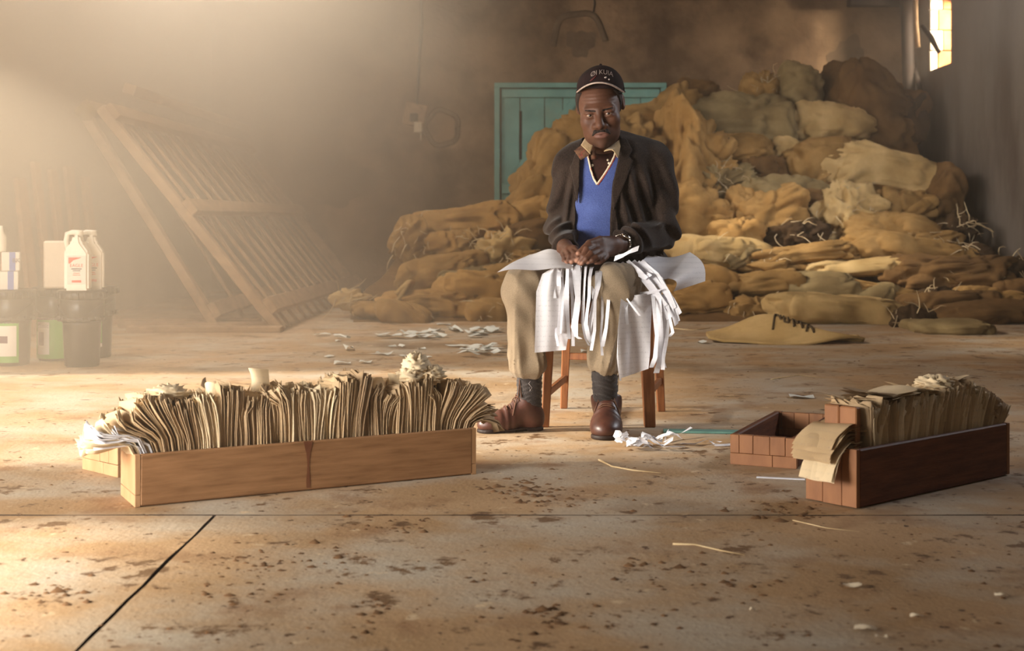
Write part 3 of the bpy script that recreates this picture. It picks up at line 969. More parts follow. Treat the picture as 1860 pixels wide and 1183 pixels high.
def sheets_mesh(name, rows_list):
    V, F = [], []
    for rows in rows_list:
        nu, nv = len(rows) - 1, len(rows[0]) - 1
        o = len(V)
        for r_ in rows: V += r_
        for i in range(nu):
            for j in range(nv):
                a = o + i * (nv + 1) + j
                F.append((a, a + nv + 1, a + nv + 2, a + 1))
    return np_mesh(name, V, F)


def place(o, Mx):
    o.matrix_world = Mx
    return o


def lean_left(t, rnd):
    keys = [(0, -100), (0.03, -92), (0.05, -80), (0.065, -58), (0.09, -44), (0.13, -30), (0.18, -14), (0.24, -4), (0.4, 1), (0.8, 3), (0.88, 8), (0.93, 18), (0.965, 34), (0.985, 60), (1, 95)]
    for (a, x), (b, y) in zip(keys, keys[1:]):
        if a <= t <= b:
            return math.radians(x + (y - x) * (t - a) / (b - a))
    return 0


ORD = ['first', 'second', 'third', 'fourth', 'fifth', 'sixth', 'seventh', 'eighth', 'ninth', 'tenth', 'eleventh', 'twelfth', 'thirteenth', 'fourteenth', 'fifteenth', 'sixteenth', 'seventeenth', 'eighteenth', 'nineteenth', 'twentieth', 'twenty-first', 'twenty-second']
rnd = random.Random(21)
NB = 150
left_in_group = 0
for i in range(NB):
    t = i / (NB - 1)
    s = 0.012 + t * (L1 - 0.03)
    end = t < 0.06 or t > 0.975
    if left_in_group <= 0:
        left_in_group = rnd.randint(3, 9)
        g_lean, g_curl, g_amp, g_h, g_ph, g_mat = math.radians(rnd.gauss(0, 4.5)), rnd.gauss(0, 0.85), rnd.uniform(0.002, 0.010), rnd.uniform(-0.018, 0.016), rnd.uniform(0, 6.28), rnd.choice(['paper_old', 'paper_old_b', 'paper_old', 'paper_light'])
    left_in_group -= 1
    lean = lean_left(t, rnd) + (g_lean + math.radians(rnd.gauss(0, .8)) if not end else math.radians(rnd.gauss(0, 5)))
    hmul = 0.92 + 0.05 * math.sin(t * 13) + 0.03 * math.sin(t * 31 + 1)
    h = (0.258 + 0.03 * math.exp(-((t - 0.86) / 0.07) ** 2) + 0.014 * math.exp(-((t - 0.33) / 0.05) ** 2)) * hmul + g_h + rnd.uniform(-0.007, 0.007)
    if t < 0.05: h = 0.25 + rnd.uniform(-.02, .02)
    nl = 3
    rows = []
    curl, amp = g_curl + rnd.gauss(0, .2), g_amp
    y0 = 0.016 + rnd.uniform(0, 0.01)
    for k_ in range(nl):
        rows.append(sheet_verts(rnd, s, h * (1 - 0.025 * k_ * rnd.random()), 0.137 + rnd.uniform(-.006, .006), lean + rnd.gauss(0, 0.02),
                                curl + rnd.gauss(0, 0.2), y0 + rnd.uniform(-.002, .002), amp, gap=(k_ - 1) * 0.0019, twist=rnd.uniform(-.012, .012),
                                keep=0.42, ph=g_ph))
    o = new_obj('paper_bundle', sheets_mesh('paper_bundle', rows), None, M[g_mat if t > 0.05 else rnd.choice(['paper_light', 'paper_white'])])
    place(o, M1)
    sm = o.modifiers.new('thick', 'SOLIDIFY'); sm.thickness = 0.0020; sm.offset = 0
    if t < 0.06:
        lb, gp = 'pale papers flopped over the left end of the pale crate, %s from outside' % ORD[i], 'papers hanging over the left end of the pale crate'
    elif t < 0.2:
        lb, gp = 'old papers fanned to the left in the pale crate, %s from the flopped ones' % ORD[i - 9], 'papers fanned out at the left of the pale crate'
    elif t < 0.93:
        lb, gp = 'brown old papers packed upright in the middle of the pale crate', 'papers packed upright in the pale crate'
    else:
        lb, gp = 'old papers bending over the right end of the pale crate, %s from the right' % ORD[NB - 1 - i], 'papers at the right end of the pale crate'
    tag(o, lb, 'papers', gp)


def crumple(name, r, seed, sc=9.0, amp=0.35, n=28, squash=1.0):
    rnd_ = random.Random(seed)
    off = Vector((rnd_.uniform(0, 50), rnd_.uniform(0, 50), rnd_.uniform(0, 50)))
    V, F = [], []
    for j in range(n + 1):
        for i in range(n):
            th, ph_ = math.pi * j / n, 2 * math.pi * i / n
            d = Vector((math.sin(th) * math.cos(ph_), math.sin(th) * math.sin(ph_), math.cos(th)))
            q = d * sc * 0.2 + off
            a = abs(noise.noise(q)) * 1.0 + 0.6 * abs(noise.noise(q * 2.1)) + 0.35 * abs(noise.noise(q * 4.3))
            V.append(tuple(Vector((d.x * r[0], d.y * r[1], d.z * r[2])) * (1 + amp * (1.1 - 2.2 * a))))
    for j in range(n):
        for i in range(n):
            F.append((j * n + i, j * n + (i + 1) % n, (j + 1) * n + (i + 1) % n, (j + 1) * n + i))
    return np_mesh(name, V, F, False)


def on_crate(Mx, Lc, t, y, z):
    return Mx @ Vector((t * Lc, y, z))


for t, y, z, r_, sd, lb, mt in (
        (0.855, 0.085, 0.30, (0.035, 0.045, 0.034), 3, 'bright crumpled paper wad, highest on the papers of the pale crate', 'paper_light'),
        (0.885, 0.06, 0.278, (0.03, 0.04, 0.024), 8, 'crumpled paper wad just right of the highest wad on the pale crate', 'paper_light'),
        (0.82, 0.06, 0.276, (0.03, 0.035, 0.024), 14, 'crumpled paper wad just left of the highest wad on the pale crate', 'paper_light'),
        (0.10, 0.10, 0.262, (0.035, 0.05, 0.022), 5, 'bright crumpled paper wad on top of the fanned papers at the left', 'paper_light'),
        (0.60, 0.07, 0.268, (0.03, 0.05, 0.02), 11, 'brown crumpled paper wad on the papers at the middle of the pale crate', 'paper_old')):
    o = new_obj('paper_wad', crumple('paper_wad', r_, sd, 12, 0.4), None, M[mt])
    o.location = on_crate(M1, L1, t, y, z); o.rotation_euler = (0, 0, sd)
    tag(o, lb, 'paper wad', 'crumpled paper wads on the pale crate')

# a few single sheets that stand out
def curved_sheet(name, w, h, bx, by, mat, nu=8, nv=8, seed=0):
    def fn(u, v):
        return ((u - 0.5) * w, bx * (u - 0.5) ** 2 + by * v * v + 0.004 * math.sin(5 * u + 4 * v + seed), h * v)
    return new_obj(name, grid_mesh(name, fn, nu, nv), None, mat)


for t, y, z, w, h, rz, rx, lb in (
        (0.345, 0.10, 0.255, 0.058, 0.062, -0.5, 0.15, 'single tall pale sheet sticking up highest above the left half of the pale crate'),
        (0.20, 0.05, 0.235, 0.07, 0.055, -0.35, 0.5, 'pale sheet with a reddish mark lying on the papers left of the tall sheet'),
        (0.755, 0.06, 0.24, 0.06, 0.045, -0.6, 0.4, 'pale curled sheet on the papers left of the highest wad'),
        (0.69, 0.03, 0.25, 0.035, 0.035, -0.3, 0.1, 'small pale torn corner standing above the right half of the pale crate')):
    o = curved_sheet('loose_sheet', w, h, 0.15, -0.02, M['paper_light'], seed=t * 30)
    o.location = on_crate(M1, L1, t, y, z); o.rotation_euler = (-rx, 0, rz)
    tag(o, lb, 'sheet', 'loose sheets on the pale crate')

# ---- right crate: thick wads leaning back along the crate
rnd = random.Random(5)
NB = 46
for i in range(NB):
    t = i / (NB - 1)
    s = 0.078 + t * (L2 - 0.10)
    lean = math.radians(4 + 16 * t + rnd.gauss(0, 6)) + (0.35 if t > 0.93 else 0)
    h = 0.222 + 0.03 * math.exp(-((t - 0.68) / 0.09) ** 2) - 0.03 * max(0, t - 0.85) / 0.15 + rnd.uniform(-0.01, 0.012)
    rows = []
    curl = rnd.gauss(0.2, 0.5)
    for k_ in range(6):
        rows.append(sheet_verts(rnd, s, h * (1 - 0.015 * k_ * rnd.random()), 0.12 + rnd.uniform(-.005, .005), lean + rnd.gauss(0, 0.015), curl + rnd.gauss(0, 0.2),
                                0.017 + rnd.uniform(0, .006), rnd.uniform(0.002, 0.006), gap=(k_ - 2.5) * 0.0022, twist=rnd.uniform(-.01, .01), nv=8))
    o = new_obj('paper_bundle', sheets_mesh('paper_bundle', rows), None, M[rnd.choice(['paper_old', 'paper_old_b', 'paper_old', 'paper_light'])])
    place(o, M2)
    sm = o.modifiers.new('thick', 'SOLIDIFY'); sm.thickness = 0.0013; sm.offset = 0
    tag(o, 'wad of old folded paper packed upright in the red-brown crate', 'papers', 'paper wads packed in the red-brown crate')
for t, y, z, r_, sd, lb in (
        (0.66, 0.08, 0.262, (0.045, 0.05, 0.024), 31, 'bright crumpled paper wad, highest on the red-brown crate'),
        (0.80, 0.07, 0.250, (0.045, 0.05, 0.02), 37, 'crumpled paper wad right of the highest wad on the red-brown crate'),
        (0.38, 0.10, 0.238, (0.05, 0.045, 0.018), 41, 'crumpled paper wad on the middle of the red-brown crate'),
        (0.97, 0.07, 0.19, (0.02, 0.05, 0.04), 44, 'dark crumpled paper at the far end of the red-brown crate')):
    o = new_obj('paper_wad', crumple('paper_wad', r_, sd, 12, 0.4), None, M['paper_light' if t < 0.9 else 'paper_old_b'])
    o.location = on_crate(M2, L2, t, y, z); o.rotation_euler = (0, 0.1, 0.7 + sd)
    tag(o, lb, 'paper wad', 'crumpled paper wads on the red-brown crate')


def flat_wad(name, w, d, n, mat, seed, droop=0.0, th=0.004):
    """Stack of folded sheets lying flat, edges uneven; droop bends the front down."""
    r_ = random.Random(seed)
    V, F = [], []
    nu, nv = 10, 8
    for k_ in range(n):
        o = len(V)
        ph = r_.uniform(0, 6)
        sc_ = 1 - 0.12 * r_.random()
        for j in range(nv + 1):
            for i in range(nu + 1):
                u, v = i / nu, j / nv
                x = (u - 0.5) * w * sc_ + 0.004 * math.sin(9 * v + ph)
                y = (v - 0.5) * d * sc_ + 0.004 * math.sin(8 * u + ph)
                z = k_ * th + 0.005 * math.sin(3.5 * u + ph) * v + 0.003 * math.sin(6 * v + ph)
                z -= droop * max(0, 0.55 - v) ** 2 * 3
                V.append((x, y, z))
        for j in range(nv):
            for i in range(nu):
                a = o + j * (nu + 1) + i
                F.append((a, a + 1, a + nu + 2, a + nu + 1))
    return new_obj(name, np_mesh(name, V, F), None, mat)


rzc = math.atan2((B2 - A2).y, (B2 - A2).x)
for t, y, z, w, d, n, dr, ry, lb, mt in (
        (0.0, 0.09, 0.16, 0.12, 0.15, 10, 0.05, 0.1, 'thick fold of brown papers hanging over the near end of the red-brown crate', 'paper_old'),
        (-0.015, 0.075, 0.146, 0.10, 0.13, 4, 0.09, 0.05, 'lowest pale paper flap hanging over the near end of the red-brown crate', 'paper_light'),
        (0.155, 0.10, 0.240, 0.10, 0.12, 4, 0.0, 0.12, 'pale folded paper lying on top just behind the wooden end block', 'paper_light'),
        (0.26, 0.085, 0.248, 0.13, 0.12, 5, 0.0, 0.1, 'grey folded paper lying flat on top near the front of the red-brown crate', 'paper_old_b'),
        (0.34, 0.075, 0.258, 0.11, 0.12, 3, 0.0, -0.1, 'pale folded paper lying highest on the front half of the red-brown crate', 'paper_light'),
        (0.52, 0.08, 0.25, 0.12, 0.12, 4, 0.0, 0.15, 'folded paper lying on top halfway along the red-brown crate', 'paper_light'),
        (0.74, 0.09, 0.262, 0.11, 0.11, 3, 0.0, -0.2, 'folded paper lying on top near the far end of the red-brown crate', 'paper_light')):
    o = flat_wad('folded_papers', w, d, n, M[mt], int(t * 100) + n, dr)
    o.location = on_crate(M2, L2, t, y, z)
    o.rotation_euler = (ry * 0.4, ry, rzc - (math.pi / 2 if dr else 0) + ry)
    if dr: o.rotation_euler = (0, 0, rzc - math.pi / 2)
    tag(o, lb, 'papers', 'folded papers lying on the red-brown crate')
blk = empty('end_block', on_crate(M2, L2, 0.06, 0.085, 0.016), rzc)
tag(blk, 'pale two-piece wooden block standing up inside the near end of the red-brown crate', 'block')
for y, w in ((-0.023, 0.044), (0.026, 0.05)):
    box_obj('block_piece', (0, y * -1, 0.113), (0.022, w, 0.226), M['wood_end'], blk, None, 0.003, 0.001)

# ================================================================ STOOL
stool = empty('wooden_stool', ((1098 - CX) * 4.75 / FPX, 4.76, 0), 0)
tag(stool, 'plain reddish wooden stool that the man sits on', 'stool')
SO = Vector(stool.location)
FL, FR, BR, BL = G(990, 776), G(1180, 775.5), G(1201, 747.5), G(1024, 742)
cen = (FL + FR + BR + BL) / 4


def leg(p, w_):
    top = p + (cen - p) * 0.1; top.z = 0.41
    bm = bmesh.new()
    vs_ = []
    for q, s_ in ((p, 0.8), (top, 1.0)):
        for dx, dy in ((-1, -1), (1, -1), (1, 1), (-1, 1)):
            vs_.append(bm.verts.new((q.x + dx * w_ * s_ / 2 - SO.x, q.y + dy * w_ * s_ / 2 - SO.y, q.z)))
    for f in ((3, 2, 1, 0), (4, 5, 6, 7), (0, 1, 5, 4), (1, 2, 6, 5), (2, 3, 7, 6), (3, 0, 4, 7)):
        bm.faces.new([vs_[i] for i in f])
    bmesh.ops.bevel(bm, geom=bm.edges[:], offset=0.003, segments=1, affect='EDGES')
    return new_obj('leg', bm_mesh('leg', bm), stool, M['wood_stool'])


leg(FL, 0.034); leg(FR, 0.048); leg(BR, 0.036); leg(BL, 0.034)


def bar(name, a, b, w_, h_, m):
    d = b - a
    Mx = Matrix.Translation((a + b) / 2 - SO) @ d.to_track_quat('X', 'Z').to_matrix().to_4x4()
    bm = bmesh.new(); add_box(bm, (0, 0, 0), (d.length, w_, h_), Mx, 0.003)
    return new_obj(name, bm_mesh(name, bm), stool, m)


def up(p, z, k=0.02):
    q = p + (cen - p) * (0.1 * z / 0.41); q.z = z
    return q


for a, b, z in ((FL, BL, 0.115), (FR, BR, 0.115), (BL, BR, 0.2), (FL, BL, 0.38), (FR, BR, 0.38), (BL, BR, 0.38), (FL, FR, 0.38)):
    bar('stretcher' if z < 0.3 else 'apron', up(a, z), up(b, z), 0.018, 0.026 if z < 0.3 else 0.05, M['wood_stool'])
ang = math.atan2((FR - FL).y, (FR - FL).x)
bm = bmesh.new()
add_box(bm, (0, 0, 0), (0.37, 0.35, 0.024), Matrix.Translation((cen.x - SO.x, cen.y - SO.y, 0.42)) @ Matrix.Rotation(ang, 4, 'Z'), 0.006)
new_obj('seat', bm_mesh('seat', bm), stool, M['wood_stool'])

# ================================================================ LITTER ON THE FLOOR
def scrap_mesh(rnd_, l, w, curl, n=5):
    V, F = [], []
    ph = rnd_.uniform(0, 6)
    bend_ = rnd_.uniform(-0.25, 0.25)
    for i in range(n + 1):
        u = i / n
        for s_ in (-1, 0, 1):
            x = (u - 0.5) * l
            y = s_ * w / 2 * (1 - 0.25 * rnd_.random()) + bend_ * l * (u - 0.5) ** 2
            z = 0.003 + curl * (0.5 + 0.5 * math.sin(ph + 5 * u + s_ * 0.8)) + curl * 0.5 * rnd_.random()
            V.append((x, y, z))
    for i in range(n):
        for s_ in range(2):
            a = i * 3 + s_
            F.append((a, a + 3, a + 4, a + 1))
    return np_mesh('paper_scrap', V, F, False)


rnd = random.Random(77)


def scrap(x, y, l_px, w_px, ang, curl, mat='paper_scrap', lift=0.0):
    p = G(x, y); S_ = p.y / FPX
    fore = 0.7
    o = new_obj('paper_scrap', scrap_mesh(rnd, l_px * S_, w_px * S_, curl), None, M[mat])
    o.location = (p.x, p.y, lift); o.rotation_euler = (0, 0, math.radians(ang))
    return o


singles = [(585, 610, 20, 14, -30, .012, 'far left of the litter, below the racks'), (621, 616, 12, 16, 60, .02, 'second from the left in the floor litter'),
           (614, 620, 10, 10, 10, .004, 'beside the upright scrap at the left of the litter'), (634, 636, 18, 22, 15, .02, 'under the second scrap from the left'),
           (598, 649, 18, 14, 5, .006, 'below and left of the litter'), (622, 662, 30, 16, 6, .01, 'nearest to the pale crate at the left'),
           (664, 660, 22, 14, 0, .008, 'behind the middle of the pale crate, left one'), (711, 631, 10, 12, -40, .008, 'below the long row of scraps, left one'),
           (730, 631, 9, 14, 20, .012, 'below the long row of scraps, middle one'), (765, 635, 16, 12, 10, .008, 'below the long row of scraps, right one'),
           (733, 648, 14, 12, -20, .006, 'behind the right half of the pale crate, left one'), (750, 650, 14, 10, 0, .005, 'behind the right half of the pale crate, middle one'),
           (779, 650, 12, 8, 0, .004, 'behind the right half of the pale crate, right one'), (806, 590, 26, 10, 0, .004, 'farthest one, at the foot of the sacks'),
           (824, 602, 20, 34, 15, .025, 'squarish one standing between the two heaps of litter'),
           (1275, 624, 16, 14, 0, .012, 'alone on the floor right of the hanging sheets'), (1063, 640, 16, 14, 0, .008, 'under the stool'),
           (1456, 723, 44, 16, -8, .006, 'alone on the floor behind the right crate')]
for x, y, l, w, a, c, where in singles:
    o = scrap(x, y, l, w * 2.2, a, c)
    tag(o, 'white paper scrap on the floor, ' + where, 'paper scrap', 'single paper scraps on the floor')
for i in range(14):
    x = 680 + 125 * rnd.random(); y = 617 - (x - 680) * 0.045 + rnd.uniform(-7, 5)
    o = scrap(x, y, rnd.uniform(16, 46), rnd.uniform(14, 34), rnd.uniform(-40, 40), rnd.uniform(.006, .02), lift=0.001 * i)
    tag(o, 'white paper scrap in the long row of litter behind the pale crate', 'paper scrap', 'long row of paper litter')
o = scrap(672, 644, 72, 8, 7, .004); tag(o, 'long thin paper strip on the floor pointing to the row of litter', 'paper strip')
o = scrap(698, 645, 30, 24, -10, .012); tag(o, 'white scrap at the end of the long thin strip on the floor', 'paper scrap')
for i in range(9):
    o = scrap(878 + rnd.uniform(-20, 26), 607 + rnd.uniform(-6, 8), rnd.uniform(16, 36), rnd.uniform(16, 36), rnd.uniform(-50, 50), rnd.uniform(.008, .025), lift=0.001 * i)
    tag(o, 'white paper scrap in the farther heap beside the man', 'paper scrap', 'farther heap of paper beside the man')
for i in range(14):
    o = scrap(878 + rnd.uniform(-44, 28), 638 + rnd.uniform(-8, 12), rnd.uniform(22, 60), rnd.uniform(10, 30), rnd.uniform(-50, 40), rnd.uniform(.006, .02), lift=0.001 * i)
    tag(o, 'white paper scrap in the nearer heap beside the man', 'paper scrap', 'nearer heap of paper beside the man')
for i in range(16):
    x = 1160 + rnd.gauss(0, 26); y = 815 + rnd.uniform(-9, 7)
    o = scrap(max(1128, min(1215, x)), max(y, 810), rnd.uniform(20, 50), rnd.uniform(10, 20), rnd.uniform(-50, 50), rnd.uniform(.008, .026), 'paper_strip', lift=0.0012 * i)
    tag(o, 'crisp white torn strip in the heap in front of the brown shoe', 'paper strip', 'heap of torn strips before the shoe')


def curl_strip(pts, w, mat, label, group=None):
    pts = [Vector(p) for p in pts]
    n = len(pts)
    V, F = [], []
    for i, p in enumerate(pts):
        t_ = (pts[min(i + 1, n - 1)] - pts[max(i - 1, 0)]).normalized()
        s_ = t_.cross(Vector((0, 0, 1)))
        s_ = (s_.normalized() if s_.length > 1e-3 else Vector((0, 1, 0)))
        s_ = (s_ + Vector((0, 0, 0.7 * math.sin(i * 1.3)))).normalized()
        V += [tuple(p - s_ * w / 2), tuple(p + s_ * w / 2)]
    for i in range(n - 1):
        F.append((2 * i, 2 * i + 1, 2 * i + 3, 2 * i + 2))
    o = new_obj('paper_strip', np_mesh('paper_strip', V, F), None, mat)
    tag(o, label, 'paper strip', group)
    return o


def floor_path(pp, zs):
    out = []
    for (x, y), z in zip(pp, zs):
        p = G(x, y); p.z = z; out.append(p)
    return out


curl_strip(floor_path([(1206, 806), (1222, 800), (1240, 797), (1256, 793)], [.004, .012, .02, .03]), .009, M['paper_strip'], 'thin curled strip rising from the heap before the shoe')
curl_strip(floor_path([(1208, 804), (1209, 806), (1211, 808), (1214, 809)], [.005, .02, .035, .05]), .005, M['paper_strip'], 'thin strip end standing upright behind the heap of torn strips')
curl_strip(floor_path([(1236, 808), (1262, 810), (1285, 806), (1300, 812), (1330, 810)], [.004, .006, .014, .005, .004]), .011, M['paper_strip'], 'loose wavy strip on the floor between heap and red tray')
curl_strip(floor_path([(1205, 815), (1225, 816), (1245, 814)], [.004, .008, .004]), .014, M['paper_strip'], 'short flat strip at the right end of the heap')
curl_strip(floor_path([(1280, 812), (1296, 814), (1310, 811), (1296, 807), (1284, 809)], [.003, .01, .014, .012, .006]), .008, M['paper_strip'], 'small looped strip on the floor left of the red tray')
p0, p1 = G(1374, 868), G(1462, 872)
o = box_obj('paper_strip', (0, 0, 0.0015), ((p1 - p0).length, 0.014, 0.002), M['paper_strip'], None, None, 0)
o.location = (p0 + p1) / 2; o.rotation_euler = (0, 0, math.atan2((p1 - p0).y, (p1 - p0).x))
tag(o, 'straight white paper strip on the floor in front of the red tray', 'paper strip')
p0, p1 = G(1205, 785), G(1342, 787)
o = box_obj('painted_lath', (0, 0, 0.004), ((p1 - p0).length, 0.05, 0.007), M['turquoise'], None, None, 0.001)
o.location = (p0 + p1) / 2; o.rotation_euler = (0, 0, math.atan2((p1 - p0).y, (p1 - p0).x))
tag(o, 'flat pale turquoise lath on the floor right of the stool', 'lath')
for pts, r_, lb in (([(1088, 837), (1112, 849), (1150, 856), (1200, 861)], .004, 'pale straw stalk on the sunlit floor in front of the shoe'),
                    ([(1222, 990), (1262, 991), (1310, 1002), (1352, 1010)], .0032, 'pale straw stalk on the bare floor before the right crate'),
                    ([(1440, 946), (1500, 960), (1560, 967)], .0018, 'thin straw on the floor near the corner of the red-brown crate'),
                    ([(1225, 598), (1260, 601), (1290, 597)], .006, 'pale twisted fibre on the floor at the foot of the sacks'),
                    ([(1400, 690), (1450, 682), (1500, 688)], .003, 'thin straw on the floor behind the right crate')):
    q = [G(x, y) + Vector((0, 0, r_ * .6)) for x, y in pts]
    o = tube_obj('straw_stalk', q, [r_ * .8] + [r_ * .6] * (len(q) - 2) + [r_ * 0.25], M['fibre'], None, 6)
    tag(o, lb, 'straw', 'straw stalks on the floor')

# small clods and chips, far too many to count
rnd = random.Random(9)
V, F = [], []


def clod(x, y, r):
    o = len(V)
    a0 = rnd.uniform(0, 6)
    n = 6
    for k_ in range(n):
        a = a0 + 2 * math.pi * k_ / n
        V.append((x + r * math.cos(a) * rnd.uniform(.7, 1.4), y + 0.8 * r * math.sin(a) * rnd.uniform(.7, 1.3), 0.0))
    V.append((x + rnd.uniform(-.3, .3) * r, y, r * rnd.uniform(0.3, 0.7)))
    for k_ in range(n):
        F.append((o + k_, o + (k_ + 1) % n, o + n))


for _ in range(700):
    y = rnd.uniform(640, 1180)
    p = G(rnd.uniform(-20, 1880), y)
    clod(p.x, p.y, abs(rnd.gauss(0, 0.0032)) + 0.0012)
for cx_, cy_, n_ in ((470, 1020, 46), (110, 1080, 34), (440, 1078, 34), (950, 890, 70), (1000, 905, 60), (1010, 1120, 40), (1420, 930, 50), (720, 950, 34), (620, 1000, 24), (1180, 1040, 24), (1350, 1060, 20), (700, 1110, 24)):
    for _ in range(n_):
        p = G(cx_ + rnd.gauss(0, 45), cy_ + rnd.gauss(0, 14))
        clod(p.x, p.y, abs(rnd.gauss(0, 0.0055)) + 0.0015)
me = np_mesh('dirt', V, F, False)
M['dirt'] = pmat('dirt', srgb(124, 90, 58), srgb(92, 66, 42), 30, rough=0.95)
o = new_obj('dirt', me, None, M['dirt'])
tag(o, 'small clods and chips of dirt scattered over the floor', kind='stuff')
for i, (x, y, l, w) in enumerate(((1548, 1068, 34, 22), (1572, 1146, 40, 26), (1665, 1124, 24, 18), (1600, 1162, 22, 16), (1820, 1086, 26, 12), (1368, 1112, 12, 12))):
    o = scrap(x, y, l, w, rnd.uniform(-20, 10), 0.004, 'cream')
    o.name = 'plaster_chip'
    tag(o, 'pale flat chip on the bare floor at the lower right, %s from the left' % ('third', 'fourth', 'sixth', 'fifth', 'seventh', 'second')[i], 'chip', 'pale chips on the bare floor')
# ================================================================ BURLAP SACKS
def heap_depth(x, y):
    keys = [(120, 13.2), (150, 13.0), (300, 12.0), (400, 11.3), (500, 10.4), (560, 9.8), (585, 9.3), (600, 8.7), (625, 7.85)]
    if y <= keys[0][0]: d = keys[0][1]
    elif y >= keys[-1][0]: d = keys[-1][1]
    else:
        for (a, p), (b, q) in zip(keys, keys[1:]):
            if a <= y <= b:
                d = p + (q - p) * (y - a) / (b - a); break
    if x > CX: d = min(d, (RIGHT_X - 0.22) * FPX / max(1, (x - CX)))
    return min(d, BACK_Y - 0.35)


NV = (Vector((13.7, 3.1, -7.9)), Vector((-5.3, 21.9, 11.1)), Vector((8.8, -17.2, 31.4)))


def nvec(q):
    return Vector((noise.noise(q + NV[0]), noise.noise(q + NV[1]), noise.noise(q + NV[2])))


def fbm(p, o=4):
    s, a, f = 0, 1.0, 1.0
    for _ in range(o):
        s += a * noise.noise(p * f); a *= 0.5; f *= 2.1
    return s


def sack_mesh(name, r, seed, kind):
    """Limp sack: pillow body with soft folds and pinched corners (soft), or a bunched, torn mass (bunch), or a thin folded sheet (flat)."""
    rn = random.Random(seed)
    off = Vector((rn.uniform(-90, 90), rn.uniform(-90, 90), rn.uniform(-90, 90)))
    rn_ph = rn.uniform(0, 6.28)
    nu, nv = (96, 58) if max(r) > 0.3 else (72, 44)
    e1, e2 = (0.6, 0.72) if kind == 'soft' else ((0.5, 0.7) if kind == 'flat' else (0.95, 1.0))
    V, F = [], []
    fd = Vector((rn.uniform(-1, 1), rn.uniform(-0.6, 0.6), rn.uniform(-1, 1))).normalized()
    sg = lambda c, e: math.copysign(abs(c) ** e, c)
    R3 = Vector(r)
    amt = rn.uniform(0.75, 1.25)
    for j in range(nv + 1):
        ph = -math.pi / 2 + math.pi * j / nv
        for i in range(nu):
            th = 2 * math.pi * i / nu
            x = sg(math.cos(ph), e2) * sg(math.cos(th), e1)
            y = sg(math.cos(ph), e2) * sg(math.sin(th), e1)
            z = sg(math.sin(ph), e2)
            q = Vector((x * r[0], y * r[1], z * r[2])) / 0.3
            if kind == 'bunch':
                wq = nvec(q * 0.8 + off) * 0.6
                n1 = abs(noise.noise(q * 1.1 + off)); n2 = abs(noise.noise((q + wq) * 2.4 + off)); n3 = abs(noise.noise((q + wq) * 5.2 + off))
                k = 1.25 - 0.75 * n1 - 0.6 * n2 - 0.32 * n3
                p = Vector((x * r[0], y * r[1], z * r[2])) * k
            else:
                w = nvec(q * 0.5 + off)
                wq = q + nvec(q * 0.9 - off) * 0.55
                # long drapes: sharp valleys along one direction, plus random creases
                ax = wq - fd * wq.dot(fd) * 0.75
                c1 = (1 - min(1, abs(noise.noise(ax * 1.15 + off)) * 2.6)) ** 2
                c2 = (1 - min(1, abs(noise.noise(wq * 2.1 - off)) * 2.8)) ** 2
                c3 = (1 - min(1, abs(noise.noise(wq * 4.3 + off * 0.5)) * 3.0)) ** 2
                lump = fbm(q * 0.7 + off, 3)
                g = amt * (1.0 if kind == 'soft' else 0.8)
                k = 1.10 + 0.24 * lump - g * (0.20 * c1 + 0.135 * c2 + 0.06 * c3)
                # limp sag and dog-eared corners
                k += 0.10 * max(0, abs(x * z) - 0.35)
                p = Vector((x * r[0], y * r[1], z * r[2])) * k
                p += Vector((w.x * r[0] * 0.28, w.y * r[1] * 0.2, w.z * r[2] * 0.42))
                p.z -= 0.14 * r[2] * math.cos(2.2 * x + rn_ph)
            V.append(tuple(p))
    for j in range(nv):
        for i in range(nu):
            F.append((j * nu + i, j * nu + (i + 1) % nu, (j + 1) * nu + (i + 1) % nu, (j + 1) * nu + i))
    return np_mesh(name, V, F)


def fibres(parent, r, n, seed, ln):
    rn = random.Random(seed)
    bm = bmesh.new()
    for _ in range(n):
        a, b = rn.uniform(0, 2 * math.pi), rn.uniform(-0.4, 1.2)
        p = Vector((r[0] * math.cos(a) * math.cos(b), -abs(r[1] * math.sin(a) * math.cos(b)), r[2] * math.sin(b))) * 0.9
        d = Vector((rn.gauss(0, 1), -abs(rn.gauss(0, .6)), rn.gauss(0.2, 1))).normalized()
        L_ = ln * rn.uniform(0.5, 1.3)
        pts = [p]
        for k_ in range(4):
            d = (d + Vector((rn.gauss(0, .35), rn.gauss(0, .2), -0.22 + rn.gauss(0, .25)))).normalized()
            pts.append(pts[-1] + d * L_ / 4)
        tube(bm, pts, [0.005, 0.005, 0.004, 0.003, 0.002], 3, False)
    o = new_obj('loose_fibres', bm_mesh('loose_fibres', bm, True), parent, M['fibre'])
    o['kind'] = 'stuff'
    return o


